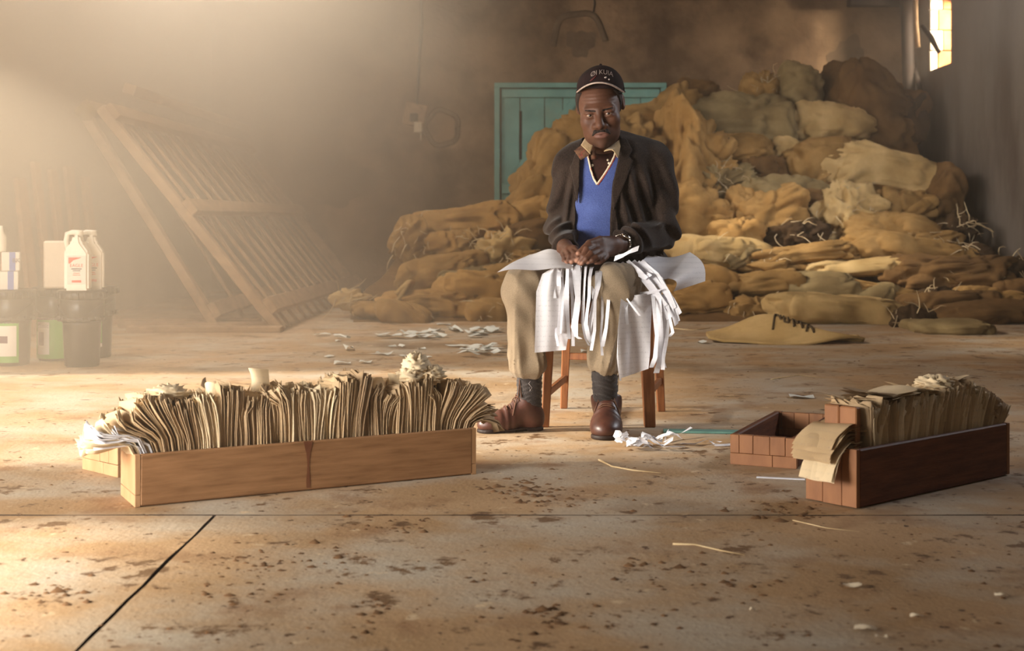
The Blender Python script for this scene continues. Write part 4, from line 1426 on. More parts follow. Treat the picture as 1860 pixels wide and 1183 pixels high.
# (x, y, width, height, tilt, kind, material, look, own label or None)
SK = [
 (1272, 176, 84, 66, 8, 'soft', 'burlap_brown', 'brown', 'dark brown slumped sack on the heap just right of the turquoise door'),
 (1340, 226, 190, 96, 5, 'soft', 'burlap_grey', 'grey', 'long greyish sack lying just below the crumpled top of the heap'),
 (1392, 172, 90, 78, 0, 'bunch', 'burlap', 'bunched', 'ragged bunched burlap, topmost on the heap'),
 (1452, 180, 70, 110, -10, 'soft', 'burlap_grey', 'upright', 'narrow upright sack right beside the ragged topmost burlap'),
 (1510, 232, 150, 76, -14, 'soft', 'burlap_light', 'pale', 'pale bulging sack hanging below the upright sack near the top'),
 (1597, 205, 170, 150, -20, 'soft', 'burlap_brown', 'large', 'largest dark rounded sack at the top right of the heap'),
 (1655, 205, 50, 90, 0, 'soft', 'burlap_dark', 'dark', 'very dark sack squeezed between the heap top and the right wall'),
 (1430, 270, 56, 46, 0, 'soft', 'burlap_light', 'small', 'small round pale sack end in the upper middle of the heap'),
 (1312, 278, 150, 50, 6, 'soft', 'burlap', 'flat', 'flat sack under the long greyish sack'),
 (1392, 304, 76, 56, -8, 'soft', 'burlap_brown', 'brown', 'small brown sack end under the small round pale one'),
 (1492, 302, 160, 84, 8, 'soft', 'burlap', 'wide', 'wide sack with soft folds in the upper middle of the heap'),
 (1600, 318, 200, 78, -9, 'flat', 'burlap_light', 'draped', 'long pale sack draped across the right side of the heap'),
 (1312, 332, 124, 74, 12, 'bunch', 'burlap_grey', 'wrinkled', 'wrinkled grey sack left of the small brown sack end'),
 (1384, 396, 140, 118, 0, 'soft', 'burlap_gold', 'peaked', 'peaked golden brown sack in the middle of the heap'),
 (1452, 350, 120, 56, -8, 'soft', 'burlap_grey', 'grey', 'greyish sack end right of the peaked golden sack'),
 (1630, 372, 140, 60, -6, 'soft', 'burlap', 'plain', None),
 (1545, 398, 136, 116, 10, 'bunch', 'burlap_light', 'ragged', 'ragged pale bunch of burlap with loose fibres, in the middle right of the heap'),
 (1452, 430, 120, 50, 10, 'bunch', 'burlap_dark', 'dark', 'dark torn opening of a sack between the peaked sack and the ragged bunch'),
 (1610, 424, 130, 60, -6, 'soft', 'burlap', 'plain', None),
 (1720, 362, 64, 104, -12, 'soft', 'burlap_brown', 'standing', 'sack standing against the right wall, halfway up the heap'),
 (1748, 418, 60, 62, -12, 'bunch', 'burlap_dark', 'dark', 'dark torn sack low against the right wall'),
 (1272, 402, 124, 104, -20, 'soft', 'burlap_gold', 'smooth', 'smooth golden sack sloping down right behind the jacket elbow'),
 (1240, 316, 150, 210, -25, 'soft', 'burlap_gold', 'smooth', 'big smooth golden sack just behind the man\'s left shoulder'),
 (1195, 224, 150, 110, 22, 'soft', 'burlap', 'smooth', 'smooth brown sack rising behind the man\'s head to the turquoise door'),
 (1302, 462, 160, 56, -8, 'soft', 'burlap_light', 'pale', 'pale flattened sack right behind the jacket cuff'),
 (1480, 465, 200, 42, 3, 'flat', 'burlap', 'flat', None),
 (1650, 462, 200, 50, -4, 'flat', 'burlap', 'flat', None),
 (1775, 466, 100, 44, -6, 'bunch', 'burlap_dark', 'dark', None),
 (1560, 486, 190, 34, 3, 'flat', 'burlap_light', 'thin', None),
 (1725, 502, 224, 64, 2, 'soft', 'burlap_brown', 'smooth', 'wide smooth brown sack near the right wall at the foot of the heap'),
 (1300, 512, 92, 50, -8, 'soft', 'burlap_gold', 'rolled', 'rolled golden sack end beside the curled white sheet'),
 (1390, 518, 132, 42, 0, 'flat', 'burlap', 'flat', None),
 (1485, 526, 150, 50, 4, 'flat', 'burlap_grey', 'flat', None),
 (1610, 536, 180, 34, -3, 'flat', 'burlap', 'flat', None),
 (1238, 548, 150, 60, 5, 'soft', 'burlap_gold', 'slumped', None),
 (1378, 562, 104, 46, 0, 'bunch', 'burlap', 'looped', 'looped burlap edge behind the front sack with writing'),
 (1530, 578, 220, 56, -5, 'flat', 'burlap_light', 'flat', 'pale flat sack lying behind the front sack with writing'),
 (1660, 592, 80, 44, 0, 'bunch', 'burlap_dark', 'ragged', 'ragged dark burlap end beside the pale flat sacks'),
 (1730, 548, 170, 34, 2, 'flat', 'burlap_brown', 'flat', None),
 (1810, 548, 140, 50, -6, 'soft', 'burlap', 'slumped', None),
 (1800, 582, 160, 36, 4, 'flat', 'burlap_brown', 'flat', None),
 (1725, 604, 130, 30, -3, 'flat', 'burlap_grey', 'flat', None),
 (1846, 492, 60, 50, 0, 'bunch', 'burlap_dark', 'dark', None),
 (1850, 530, 70, 40, 0, 'soft', 'burlap_brown', 'brown', None),
 (747, 446, 84, 92, 5, 'bunch', 'burlap', 'ragged', 'ragged bunched sack at the left end of the heap'),
 (842, 402, 190, 52, 4, 'flat', 'burlap_gold', 'smooth', 'smooth flat sack along the top of the heap\'s low left part'),
 (950, 398, 110, 60, 12, 'soft', 'burlap_gold', 'smooth', 'smooth golden sack just left of the man\'s right sleeve'),
 (850, 448, 110, 52, -4, 'bunch', 'burlap', 'crumpled', 'crumpled sack in the middle of the heap\'s low left part'),
 (914, 462, 116, 80, 0, 'bunch', 'burlap_light', 'frayed', 'frayed pale sack with hanging fibres left of the man'),
 (800, 496, 140, 60, 6, 'soft', 'burlap', 'slumped', None),
 (766, 556, 170, 56, -3, 'flat', 'burlap_gold', 'flat', None),
 (864, 542, 170, 78, 4, 'flat', 'burlap_gold', 'folded', 'broad folded sack on the floor just left of the trousers'),
 (908, 566, 130, 46, 0, 'soft', 'burlap', 'rolled', 'rolled sack end with a dark hollow, left of the trousers'),
 (700, 566, 130, 30, 2, 'flat', 'burlap', 'flat', None),
 (634, 546, 70, 40, 0, 'bunch', 'burlap_light', 'small', 'small ragged burlap heap at the foot of the slatted rack'),
 (944, 505, 120, 60, 10, 'soft', 'burlap', 'slumped', None),
 (1010, 328, 150, 130, 35, 'soft', 'burlap', 'smooth', 'big smooth sack behind the man\'s right shoulder'),
 (966, 368, 110, 66, 25, 'soft', 'burlap', 'sloping', None),
 (975, 434, 100, 60, 0, 'soft', 'burlap_brown', 'dark', None),
 (1120, 300, 200, 160, 0, 'soft', 'burlap', 'hidden', None),
 (1100, 420, 220, 160, 0, 'soft', 'burlap', 'hidden', None),
 (1120, 520, 220, 90, 0, 'soft', 'burlap', 'hidden', None),
 (1350, 470, 120, 40, 4, 'bunch', 'burlap_grey', 'wrinkled', None),
 (1420, 486, 110, 34, -4, 'bunch', 'burlap', 'wrinkled', None),
 (1690, 440, 110, 40, 4, 'bunch', 'burlap', 'wrinkled', None),
 (1340, 430, 100, 60, 12, 'soft', 'burlap_gold', 'slumped', None),
]
rr = random.Random(4242)
for k in range(46):
    x = rr.uniform(730, 1830)
    lo = 170 if 1250 < x < 1640 else (400 if x < 960 else (360 if x > 1640 else 230))
    if x > 1740: lo = 470
    if 985 < x < 1235: continue
    y = rr.uniform(lo + 20, 585)
    w = rr.uniform(46, 110)
    kd = rr.choice(['bunch', 'flat', 'bunch', 'soft'])
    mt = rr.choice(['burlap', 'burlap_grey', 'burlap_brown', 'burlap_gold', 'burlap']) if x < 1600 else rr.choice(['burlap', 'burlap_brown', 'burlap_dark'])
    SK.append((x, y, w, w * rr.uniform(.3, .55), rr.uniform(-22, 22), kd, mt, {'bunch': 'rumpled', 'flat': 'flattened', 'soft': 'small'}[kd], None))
SACK_GROUP = 'burlap sacks heaped at the back'
rowname = lambda y: ('the upper slope' if y < 300 else 'the middle slope' if y < 440 else 'the lower slope' if y < 510 else 'the foot')
ordn = ['first', 'second', 'third', 'fourth', 'fifth', 'sixth', 'seventh', 'eighth', 'ninth', 'tenth', 'eleventh', 'twelfth', 'thirteenth', 'fourteenth', 'fifteenth', 'sixteenth']
auto = {}
for i, sk in enumerate(SK):
    if sk[8] is None and sk[7] != 'hidden':
        auto.setdefault((rowname(sk[1]), sk[7]), []).append((sk[0], i))
autolab = {}
for (rw, lk), lst in auto.items():
    lst.sort()
    for k, (_, i) in enumerate(lst):
        autolab[i] = ('%s burlap sack on %s of the heap' % (lk, rw)) + ('' if len(lst) == 1 else ', %s from the left' % ordn[k])
hid = iter(['burlap sack glimpsed between the man\'s sleeve and the heap behind his back', 'burlap sack right behind the man\'s back', 'burlap sack seen between the stool and the heap'])
for i, (x, y, w, h, tl, kd, mt, lk, lb) in enumerate(SK):
    D = heap_depth(x, y)
    S_ = D / FPX
    rx, rz = w * S_ * 0.53, h * S_ * 0.55
    ry = max(rz * 0.9, min(0.42, rx * 0.75)) if kd != 'flat' else max(0.3, rx * 0.6)
    if x > 1640: ry = min(ry, 0.4)
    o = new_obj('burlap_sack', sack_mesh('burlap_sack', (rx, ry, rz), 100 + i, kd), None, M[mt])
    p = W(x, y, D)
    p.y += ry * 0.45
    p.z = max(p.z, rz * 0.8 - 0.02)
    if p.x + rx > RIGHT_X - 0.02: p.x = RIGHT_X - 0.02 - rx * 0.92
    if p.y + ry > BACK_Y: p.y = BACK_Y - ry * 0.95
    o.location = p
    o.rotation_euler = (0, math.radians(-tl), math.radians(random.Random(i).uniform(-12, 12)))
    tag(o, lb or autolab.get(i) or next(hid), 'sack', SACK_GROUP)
    if kd == 'bunch':
        fibres(o, (rx, ry, rz), 26 if h > 60 else 12, i, 0.16)

# core of the heap under the visible sacks
TOP = [(630, 548), (700, 480), (740, 430), (800, 400), (900, 396), (960, 350), (1010, 290), (1060, 240), (1200, 195), (1260, 165), (1400, 165), (1600, 150), (1650, 190), (1690, 330), (1760, 420), (1830, 480), (1880, 495)]


def top_at(x):
    for (a, p), (b, q) in zip(TOP, TOP[1:]):
        if a <= x <= b: return p + (q - p) * (x - a) / (b - a)
    return TOP[-1][1]


def core(u, v):
    x = 640 + 1225 * u
    yt = top_at(x) + 16
    if v > 0.85:
        y = yt; D = heap_depth(x, y) + 0.25 + (v - 0.85) / 0.15 * 1.5
        D0 = heap_depth(x, y) + 0.25
        p = W(x, y, D0); sc = 1.0
        p.y = min(D, BACK_Y - 0.02)
        return p
    y = 588 + (yt - 588) * (v / 0.85)
    D = min(heap_depth(x, y) + 0.25, BACK_Y - 0.3)
    p = W(x, y, D)
    n_ = noise.noise(Vector((p.x * 3, p.y * 3, p.z * 3)))
    p.y += 0.16 * n_
    p.z = max(-0.02, p.z + 0.05 * n_)
    if v == 0: p.z = -0.02
    p.x = min(p.x, RIGHT_X - 0.02)
    return p


o = new_obj('burlap_heap', grid_mesh('burlap_heap', core, 120, 60), None, M['burlap_brown'])
tag(o, 'sunken mass of empty burlap sacks under the heap', kind='stuff')

# stiff folded bales whose square corners step up against the door
for x, y, w, h, lb in ((1046, 232, 58, 26, 'topmost'), (1030, 258, 78, 30, 'second from the top'), (1008, 290, 100, 36, 'third from the top')):
    D = 12.6
    S_ = D / FPX
    bm = bmesh.new()
    for k in range(3):
        add_box(bm, (random.uniform(-.015, .015), 0, (k - 1) * h * S_ / 3), (w * S_, 0.35, h * S_ / 3 * 0.96), None, 0.03, 0.012)
    o = new_obj('folded_sacks', bm_mesh('folded_sacks', bm, True), None, M['burlap_brown'])
    o.location = W(x, y, D)
    tag(o, 'square-edged folded sacks stacked against the turquoise door, ' + lb, 'folded sacks', 'folded sacks before the door')

# ---- front sack lying flat with a lifted fold and writing
FS0 = G(1288, 622)
def front_sack(u, v, top=True):
    p = G(1286 + 285 * u, 623 + 4 * math.sin(u * 3))
    Wd = 0.62 * (0.55 + 0.45 * math.sin(math.pi * min(1, 0.1 + 0.9 * u)))
    y = p.y + v * Wd
    hump = 0.085 * math.exp(-((u - 0.42) / 0.26) ** 2) * math.exp(-((v - 0.62 + 0.55 * max(0, u - 0.45)) / 0.30) ** 2)
    roll = 0.085 * math.exp(-((v - (1.0 - 1.0 * u)) / 0.2) ** 2) * (0.15 + u) * (1.1 - u) * 3.0
    z = 0.014 + hump + 0.55 * roll + 0.008 * math.sin(9 * u + 5 * v)
    z += 0.03 * max(0, 0.1 - u) * 8 * (1 - v)
    return (p.x - FS0.x + 0.05 * v, y - FS0.y, z)


nu, nv = 60, 26
V, F = [], []
for j in range(nv + 1):
    for i in range(nu + 1):
        V.append(front_sack(i / nu, j / nv))
n1 = len(V)
for j in range(nv + 1):
    for i in range(nu + 1):
        x, y, z = V[j * (nu + 1) + i]
        V.append((x, y, max(0.0, z - 0.014)))
idx = lambda i, j, o=0: o + j * (nu + 1) + i
for j in range(nv):
    for i in range(nu):
        F.append((idx(i, j), idx(i + 1, j), idx(i + 1, j + 1), idx(i, j + 1)))
        F.append((idx(i, j, n1), idx(i, j + 1, n1), idx(i + 1, j + 1, n1), idx(i + 1, j, n1)))
for i in range(nu):
    F.append((idx(i, 0), idx(i, 0, n1), idx(i + 1, 0, n1), idx(i + 1, 0))); F.append((idx(i, nv), idx(i + 1, nv), idx(i + 1, nv, n1), idx(i, nv, n1)))
for j in range(nv):
    F.append((idx(0, j), idx(0, j + 1), idx(0, j + 1, n1), idx(0, j, n1))); F.append((idx(nu, j), idx(nu, j, n1), idx(nu, j + 1, n1), idx(nu, j + 1)))
fs = new_obj('burlap_sack', np_mesh('front_sack', V, F), None, M['burlap_light'])
fs.location = FS0
tag(fs, 'pale flat sack with black handwriting, on the floor in front of the heap', 'sack', SACK_GROUP)
M['marker'] = pmat('marker', srgb(70, 52, 28), rough=0.9)
strokes = [  # N U M A in the sack's own u,v
    [(0.44, 0.36), (0.48, 0.60), (0.50, 0.44), (0.51, 0.60)],
    [(0.525, 0.56), (0.52, 0.40), (0.545, 0.38), (0.555, 0.54)],
    [(0.575, 0.32), (0.58, 0.50), (0.60, 0.36), (0.62, 0.48), (0.625, 0.28)],
    [(0.645, 0.22), (0.675, 0.42), (0.69, 0.18)], [(0.655, 0.30), (0.69, 0.28)]]
bm = bmesh.new()
for st in strokes:
    pts = []
    for a, b in zip(st, st[1:]):
        for k in range(6):
            u, v = a[0] + (b[0] - a[0]) * k / 5, a[1] + (b[1] - a[1]) * k / 5
            q = front_sack(u, v); pts.append(Vector(q) + Vector((0, -0.002, 0.003)))
    tube(bm, pts, 0.0065, 5)
new_obj('handwriting', bm_mesh('handwriting', bm, True), fs, M['marker'])

# ribbon-like flattened sack curling at the left
pr = [(640, 553), (668, 556), (694, 549), (712, 538), (726, 526), (738, 512), (730, 505), (718, 516)]
zz = [0.03, 0.05, 0.09, 0.14, 0.2, 0.27, 0.27, 0.22]
V, F = [], []
rows = []
for k in range(29):
    t = k / 28 * (len(pr) - 1); a = min(int(t), len(pr) - 2); f = t - a
    x = pr[a][0] + (pr[a + 1][0] - pr[a][0]) * f; z = zz[a] + (zz[a + 1] - zz[a]) * f
    rows.append((x, z))
D = 9.7
for x, z in rows:
    for q in range(7):
        v = q / 6
        V.append(((x - CX) * D / FPX + 0.02 * v, D + v * 0.5, max(0.005, z + 0.03 * math.sin(3 * v + x * 0.05) - 0.04 * v)))
for i in range(len(rows) - 1):
    for q in range(6):
        a = i * 7 + q
        F.append((a, a + 1, a + 8, a + 7))
o = new_obj('burlap_sack', np_mesh('curled_sack', V, F), None, M['burlap_light'])
sm = o.modifiers.new('thick', 'SOLIDIFY'); sm.thickness = 0.03; sm.offset = 0
tag(o, 'flat pale sack curling up at one end, at the left foot of the heap', 'sack', SACK_GROUP)
# ================================================================ THE MAN: signed-distance modelling
f32 = np.float32


def A3d(v): return np.array([v[0], v[1], v[2]], dtype=f32)


def sph(P, c, r):
    return np.sqrt(((P - A3d(c)) ** 2).sum(1)) - r


def cap_(P, a, b, ra, rb):
    a, b = A3d(a), A3d(b)
    ba = b - a
    pa = P - a
    t = np.clip(pa @ ba / max(1e-9, float(ba @ ba)), 0, 1)
    d = pa - t[:, None] * ba
    return np.sqrt((d * d).sum(1)) - (ra + (rb - ra) * t)


def ell(P, c, R, rot=None):
    q = P - A3d(c)
    if rot is not None:
        q = q @ np.array(rot, dtype=f32)
    R = np.array(R, dtype=f32)
    k0 = np.sqrt(((q / R) ** 2).sum(1))
    k1 = np.sqrt(((q / (R * R)) ** 2).sum(1))
    return k0 * (k0 - 1.0) / np.maximum(k1, 1e-6)


def smin(a, b, k):
    h = np.maximum(k - np.abs(a - b), 0) / k
    return np.minimum(a, b) - h * h * k * 0.25


def smax(a, b, k): return -smin(-a, -b, k)


def poly2(x, y, pts):
    pts = np.array(pts, dtype=f32)
    d = np.full(x.shape, 1e9, dtype=f32)
    s = np.ones(x.shape, dtype=f32)
    n = len(pts)
    j = n - 1
    for i in range(n):
        ex, ey = pts[j] - pts[i]
        wx, wy = x - pts[i, 0], y - pts[i, 1]
        t = np.clip((wx * ex + wy * ey) / (ex * ex + ey * ey + 1e-12), 0, 1)
        bx, by = wx - ex * t, wy - ey * t
        d = np.minimum(d, bx * bx + by * by)
        c1 = y >= pts[i, 1]; c2 = y < pts[j, 1]; c3 = ex * wy > ey * wx
        fl_ = (c1 & c2 & c3) | (~c1 & ~c2 & ~c3)
        s = np.where(fl_, -s, s)
        j = i
    return s * np.sqrt(d)


CORN = np.array([(i, j, k) for i in (0, 1) for j in (0, 1) for k in (0, 1)])
EDG = [(a, b) for a in range(8) for b in range(a + 1, 8) if np.abs(CORN[a] - CORN[b]).sum() == 1]


def mesh_sdf(name, f, lo, hi, h, B=12):
    """Surface-nets mesh of f < 0, evaluated only in blocks the surface can cross."""
    lo, hi = np.array(lo, dtype=np.float64), np.array(hi, dtype=np.float64)
    nb = np.ceil((hi - lo) / (h * B)).astype(int)
    n = nb * B
    D = np.ones(n, dtype=f32)
    bi = np.stack(np.meshgrid(*[np.arange(k) for k in nb], indexing='ij'), -1).reshape(-1, 3)
    cen_ = (lo + (bi * B + (B - 1) / 2) * h).astype(f32)
    fc = f(cen_)
    act = np.abs(fc) < B * h * 0.87 * 1.7 + 0.012
    for b, v in zip(bi[~act], fc[~act]):
        if v < 0:
            D[b[0] * B:(b[0] + 1) * B, b[1] * B:(b[1] + 1) * B, b[2] * B:(b[2] + 1) * B] = -1
    loc = np.stack(np.meshgrid(*[np.arange(B)] * 3, indexing='ij'), -1).reshape(-1, 3)
    ab = bi[act]
    CH = 120
    for s in range(0, len(ab), CH):
        bb = ab[s:s + CH]
        P = (lo + (bb[:, None, :] * B + loc[None]) * h).reshape(-1, 3).astype(f32)
        v = f(P).reshape(len(bb), B, B, B)
        for b, q in zip(bb, v):
            D[b[0] * B:(b[0] + 1) * B, b[1] * B:(b[1] + 1) * B, b[2] * B:(b[2] + 1) * B] = q
    S = D < 0
    nx, ny, nz_ = n
    cnt = np.zeros((nx - 1, ny - 1, nz_ - 1), dtype=np.int8)
    for c in CORN:
        cnt += S[c[0]:nx - 1 + c[0], c[1]:ny - 1 + c[1], c[2]:nz_ - 1 + c[2]]
    cells = np.argwhere((cnt > 0) & (cnt < 8))
    vals = np.stack([D[cells[:, 0] + c[0], cells[:, 1] + c[1], cells[:, 2] + c[2]] for c in CORN], 1)
    acc = np.zeros((len(cells), 3)); num = np.zeros(len(cells))
    for a, b in EDG:
        va, vb = vals[:, a], vals[:, b]
        m = (va < 0) != (vb < 0)
        t = np.where(m, va / np.where(m, va - vb, 1), 0)
        p = CORN[a] + t[:, None] * (CORN[b] - CORN[a])
        acc += p * m[:, None]; num += m
    V = lo + (cells + acc / num[:, None]) * h
    idx_ = np.full(cnt.shape, -1, dtype=np.int32)
    idx_[cells[:, 0], cells[:, 1], cells[:, 2]] = np.arange(len(cells))
    Fs = []
    for ax in range(3):
        sl0 = [slice(None)] * 3; sl1 = [slice(None)] * 3
        sl0[ax] = slice(0, -1); sl1[ax] = slice(1, None)
        e = S[tuple(sl0)] != S[tuple(sl1)]
        o1, o2 = [(1, 2), (2, 0), (0, 1)][ax]
        pos = np.argwhere(e)
        ok = (pos[:, o1] > 0) & (pos[:, o2] > 0)
        lim = np.array(cnt.shape)
        ok &= (pos < lim).all(1)
        pos = pos[ok]
        inside_first = S[pos[:, 0], pos[:, 1], pos[:, 2]]
        def at(d1, d2):
            q = pos.copy(); q[:, o1] -= d1; q[:, o2] -= d2
            return idx_[q[:, 0], q[:, 1], q[:, 2]]
        quad = np.stack([at(1, 1), at(0, 1), at(0, 0), at(1, 0)], 1)
        quad[~inside_first] = quad[~inside_first][:, ::-1]
        Fs.append(quad)
    F = np.concatenate(Fs)
    F = F[(F >= 0).all(1)]
    return np_mesh(name, V, F)


def snoise(P, fq, seed):
    """cheap smooth noise from summed sines, about -1..1"""
    r = np.random.RandomState(seed)
    out = np.zeros(len(P), dtype=f32)
    for _ in range(5):
        k = r.normal(size=3); k = k / np.linalg.norm(k) * fq * r.uniform(0.6, 1.5)
        out += np.sin(P @ k.astype(f32) + f32(r.uniform(0, 6.28)))
    return out / 2.6


PS = 522.0                      # picture px per metre at the man


def PXY(P):                     # front-view coordinates in px, for garment outlines
    return 930 + P[:, 0] * (FPX / 4.6), 410 + (CAMH - P[:, 2]) * (FPX / 4.6)


man = empty('person', ((1095 - CX) * 4.7 / FPX, 4.7, 0))
tag(man, 'man in dark cap, tweed jacket and blue sweater seated on the stool tearing paper', 'person')
MINV = Matrix.Translation(-Vector(man.location))


def part(name, me, mat, parent=None):
    o = new_obj(name, me, parent or man, mat)
    if parent is None or parent is man:
        me.transform(MINV)
    else:
        me.transform(MINV)
    return o


# ---------------------------------------------------------------- skeleton (positions in metres)
shR, elR, wrR = W(1037, 300, 4.72), W(1019, 412, 4.76), W(1026, 450, 4.47)
shL, elL, wrL = W(1190, 296, 4.72), W(1203, 420, 4.72), W(1128, 444, 4.45)
hpR, knR, anR = W(1055, 535, 4.84), W(952, 524, 4.38), W(962, 690, 4.47)
hpL, knL, anL = W(1150, 530, 4.84), W(1118, 522, 4.35), W(1097, 690, 4.40)
nk0, nk1 = W(1096, 292, 4.72), W(1094, 238, 4.66)
HC = W(1090.0, 202.5, 4.62)
RH = (Matrix.Rotation(math.radians(-7), 3, 'Z') @ Matrix.Rotation(math.radians(-5.5), 3, 'Y') @ Matrix.Rotation(math.radians(11), 3, 'X'))
RC = (Matrix.Rotation(math.radians(-5), 3, 'Z') @ Matrix.Rotation(math.radians(.5), 3, 'Y') @ Matrix.Rotation(math.radians(8), 3, 'X'))
RCn = np.array(RC, dtype=f32)
CAPC = HC + Vector((.001, 0, .003))
RHn = np.array(RH, dtype=f32)


def headloc(P): return (P - A3d(HC)) @ RHn          # inverse rotation (rows)


def HW(p): return HC + RH @ Vector(p)


def caploc(P): return (P - A3d(CAPC)) @ RCn


def HWC(p): return CAPC + RC @ Vector(p)


def f_head(P):
    q = headloc(P)
    qs = q.copy(); qs[:, 0] = np.abs(qs[:, 0])
    d = ell(q, (0, .018, .040), (.077, .097, .083))
    d = smin(d, ell(q, (0, -.028, -.025), (.064, .064, .09)), .03)
    d = smin(d, ell(q, (0, -.028, -.074), (.058, .056, .046)), .03)
    d = smin(d, sph(q, (0, -.078, -.103), .017), .025)
    d = smin(d, sph(qs, (.043, -.062, -.024), .022), .03)
    d = smin(d, cap_(qs, (0, -.090, .0165), (.042, -.077, .0165), .0105, .0105), .016)
    d = smax(d, -sph(qs, (.033, -.104, -.002), .0165), .016)
    d = smin(d, ell(qs, (.032, -.0848, .0074), (.0185, .0112, .0085)), .004)       # upper lid
    d = smin(d, ell(qs, (.032, -.0838, -.0082), (.0175, .0098, .0068)), .004)      # lower lid
    d = smin(d, cap_(q, (0, -.088, .010), (0, -.112, -.036), .0085, .0135), .014)
    d = smin(d, ell(qs, (.0155, -.099, -.040), (.0115, .013, .0095)), .008)
    d = smax(d, -sph(qs, (.0085, -.108, -.0495), .0048), .004)
    d = smin(d, ell(q, (0, -.074, -.066), (.036, .030, .028)), .02)
    d = smin(d, ell(q, (0, -.0985, -.0640), (.025, .0105, .0058)), .006)
    d = smin(d, ell(q, (0, -.0965, -.0760), (.022, .011, .0068)), .006)
    d = smax(d, -ell(q, (0, -.112, -.0698), (.024, .012, .0013)), .004)
    exo = np.where(q[:, 0] < 0, .005, 0).astype(f32)
    qe = qs + np.stack([exo, 0 * exo, 0 * exo], 1)
    e = ell(qe, (.080, .018, .024), (.011, .020, .029))
    e = smax(e, -ell(qe, (.0905, .012, .026), (.007, .012, .019)), .006)
    d = smin(d, e, .008)
    fr = 0.0009 * np.sin(q[:, 2] * 520) * np.exp(-((q[:, 2] - .05) / .02) ** 2) * (q[:, 1] < -.05)      # brow wrinkles
    return d + fr.astype(f32)


# hands: each digit a chain of four points with its radii
def digit(pts, r):
    return [(pts[i], pts[i + 1], r[i], r[i + 1]) for i in range(len(pts) - 1)]


HL = []          # his left hand (over the other)
HL += digit([wrL, W(1112, 446, 4.41), W(1090, 449, 4.36)], [.027, .029, .024])
HL += digit([W(1112, 443, 4.40), W(1080, 445, 4.335)], [.018, .0135])
HL += digit([W(1112, 450, 4.40), W(1086, 456, 4.325)], [.018, .0130])
HL += digit([W(1112, 456, 4.40), W(1093, 463, 4.32)], [.018, .0125])
HLF = [digit([W(1106, 438, 4.395), W(1090, 436, 4.355), W(1070, 442, 4.315), W(1050, 461, 4.29)], [.017, .0135, .0112, .0088]),       # thumb
       digit([W(1080, 446, 4.335), W(1066, 453, 4.29), W(1059, 466, 4.278), W(1052, 478, 4.282)], [.0130, .0105, .0092, .0075]),       # index
       digit([W(1086, 456, 4.325), W(1074, 461, 4.275), W(1065, 470, 4.264), W(1056, 479.5, 4.27)], [.0128, .0105, .0092, .0075]),     # middle
       digit([W(1093, 463, 4.32), W(1083, 468, 4.275), W(1076, 473, 4.266), W(1067, 477, 4.272)], [.0122, .0100, .0088, .0072]),       # ring
       digit([W(1101, 466, 4.33), W(1095, 472, 4.295), W(1089, 476, 4.287), W(1082, 478, 4.292)], [.0108, .0086, .0076, .0064])]       # little
HR = []
HR += digit([wrR, W(1028, 455, 4.42), W(1034, 458, 4.36)], [.026, .028, .022])
HR += digit([W(1028, 452, 4.42), W(1043, 453, 4.345)], [.018, .013])
HRF = [digit([W(1032, 462, 4.40), W(1038, 466, 4.355), W(1044, 471, 4.32), W(1047, 474, 4.30)], [.016, .0125, .0105, .0085]),
       digit([W(1043, 453, 4.345), W(1050, 459, 4.315), W(1051, 468, 4.30), W(1047, 474, 4.295)], [.0128, .0104, .009, .0075]),
       digit([W(1038, 456, 4.345), W(1044, 462, 4.31), W(1043, 471, 4.30), W(1038, 477, 4.305)], [.0126, .0104, .009, .0075]),
       digit([W(1030, 458, 4.35), W(1034, 465, 4.315), W(1033, 473, 4.31), W(1029, 478, 4.318)], [.012, .01, .0088, .0072]),
       digit([W(1023, 461, 4.36), W(1025, 467, 4.33), W(1025, 474, 4.325), W(1022, 478, 4.332)], [.0106, .0086, .0076, .0064])]


def f_hand(P, palm, fingers):
    d = None
    for s in palm:
        v = cap_(P, *s)
        d = v if d is None else smin(d, v, .012)
    fd = None
    for fg in fingers:
        g = None
        for s in fg:
            v = cap_(P, *s)
            g = v if g is None else smin(g, v, .003)
        fd = g if fd is None else smin(fd, g, .0012)
    return smin(d, fd, .006)


def f_body(P):
    d = f_head(P)
    d = smin(d, cap_(P, HW((0, .030, -.05)), nk0, .054, .060), .03)
    d = smin(d, ell(P, W(1110, 350, 4.74), (.15, .10, .19)), .05)
    d = smin(d, ell(P, W(1095, 470, 4.78), (.14, .11, .19)), .05)
    for sh, el, wr in ((shR, elR, wrR), (shL, elL, wrL)):
        d = smin(d, cap_(P, sh, el, .05, .04), .03)
        d = smin(d, cap_(P, el, wr, .038, .026), .02)
    for hp, kn, an in ((hpR, knR, anR), (hpL, knL, anL)):
        d = smin(d, cap_(P, hp, kn, .078, .052), .04)
        d = smin(d, cap_(P, kn, an, .042, .028), .02)
    d = smin(d, f_hand(P, HL, HLF), .01)
    d = smin(d, f_hand(P, HR, HRF), .01)
    return d


# colour of the skin: lips, nails and stubble belong to the skin itself
bme = mesh_sdf('body', f_body, (-.05, 4.2, .12), (.62, 5.0, 1.30), .0034)
nV = len(bme.vertices)
cos_ = np.zeros(nV * 3, dtype=f32); bme.vertices.foreach_get('co', cos_)
Pv = cos_.reshape(-1, 3)
q = headloc(Pv)
tone = np.tile(np.array(srgb(92, 60, 44)[:3], dtype=f32), (nV, 1))
lip = np.array(srgb(116, 80, 70)[:3], dtype=f32)
stub = np.array(srgb(70, 50, 40)[:3], dtype=f32)
nail = np.array(srgb(176, 132, 110)[:3], dtype=f32)


def blend(msk, col):
    global tone
    tone = tone * (1 - msk[:, None]) + col * msk[:, None]


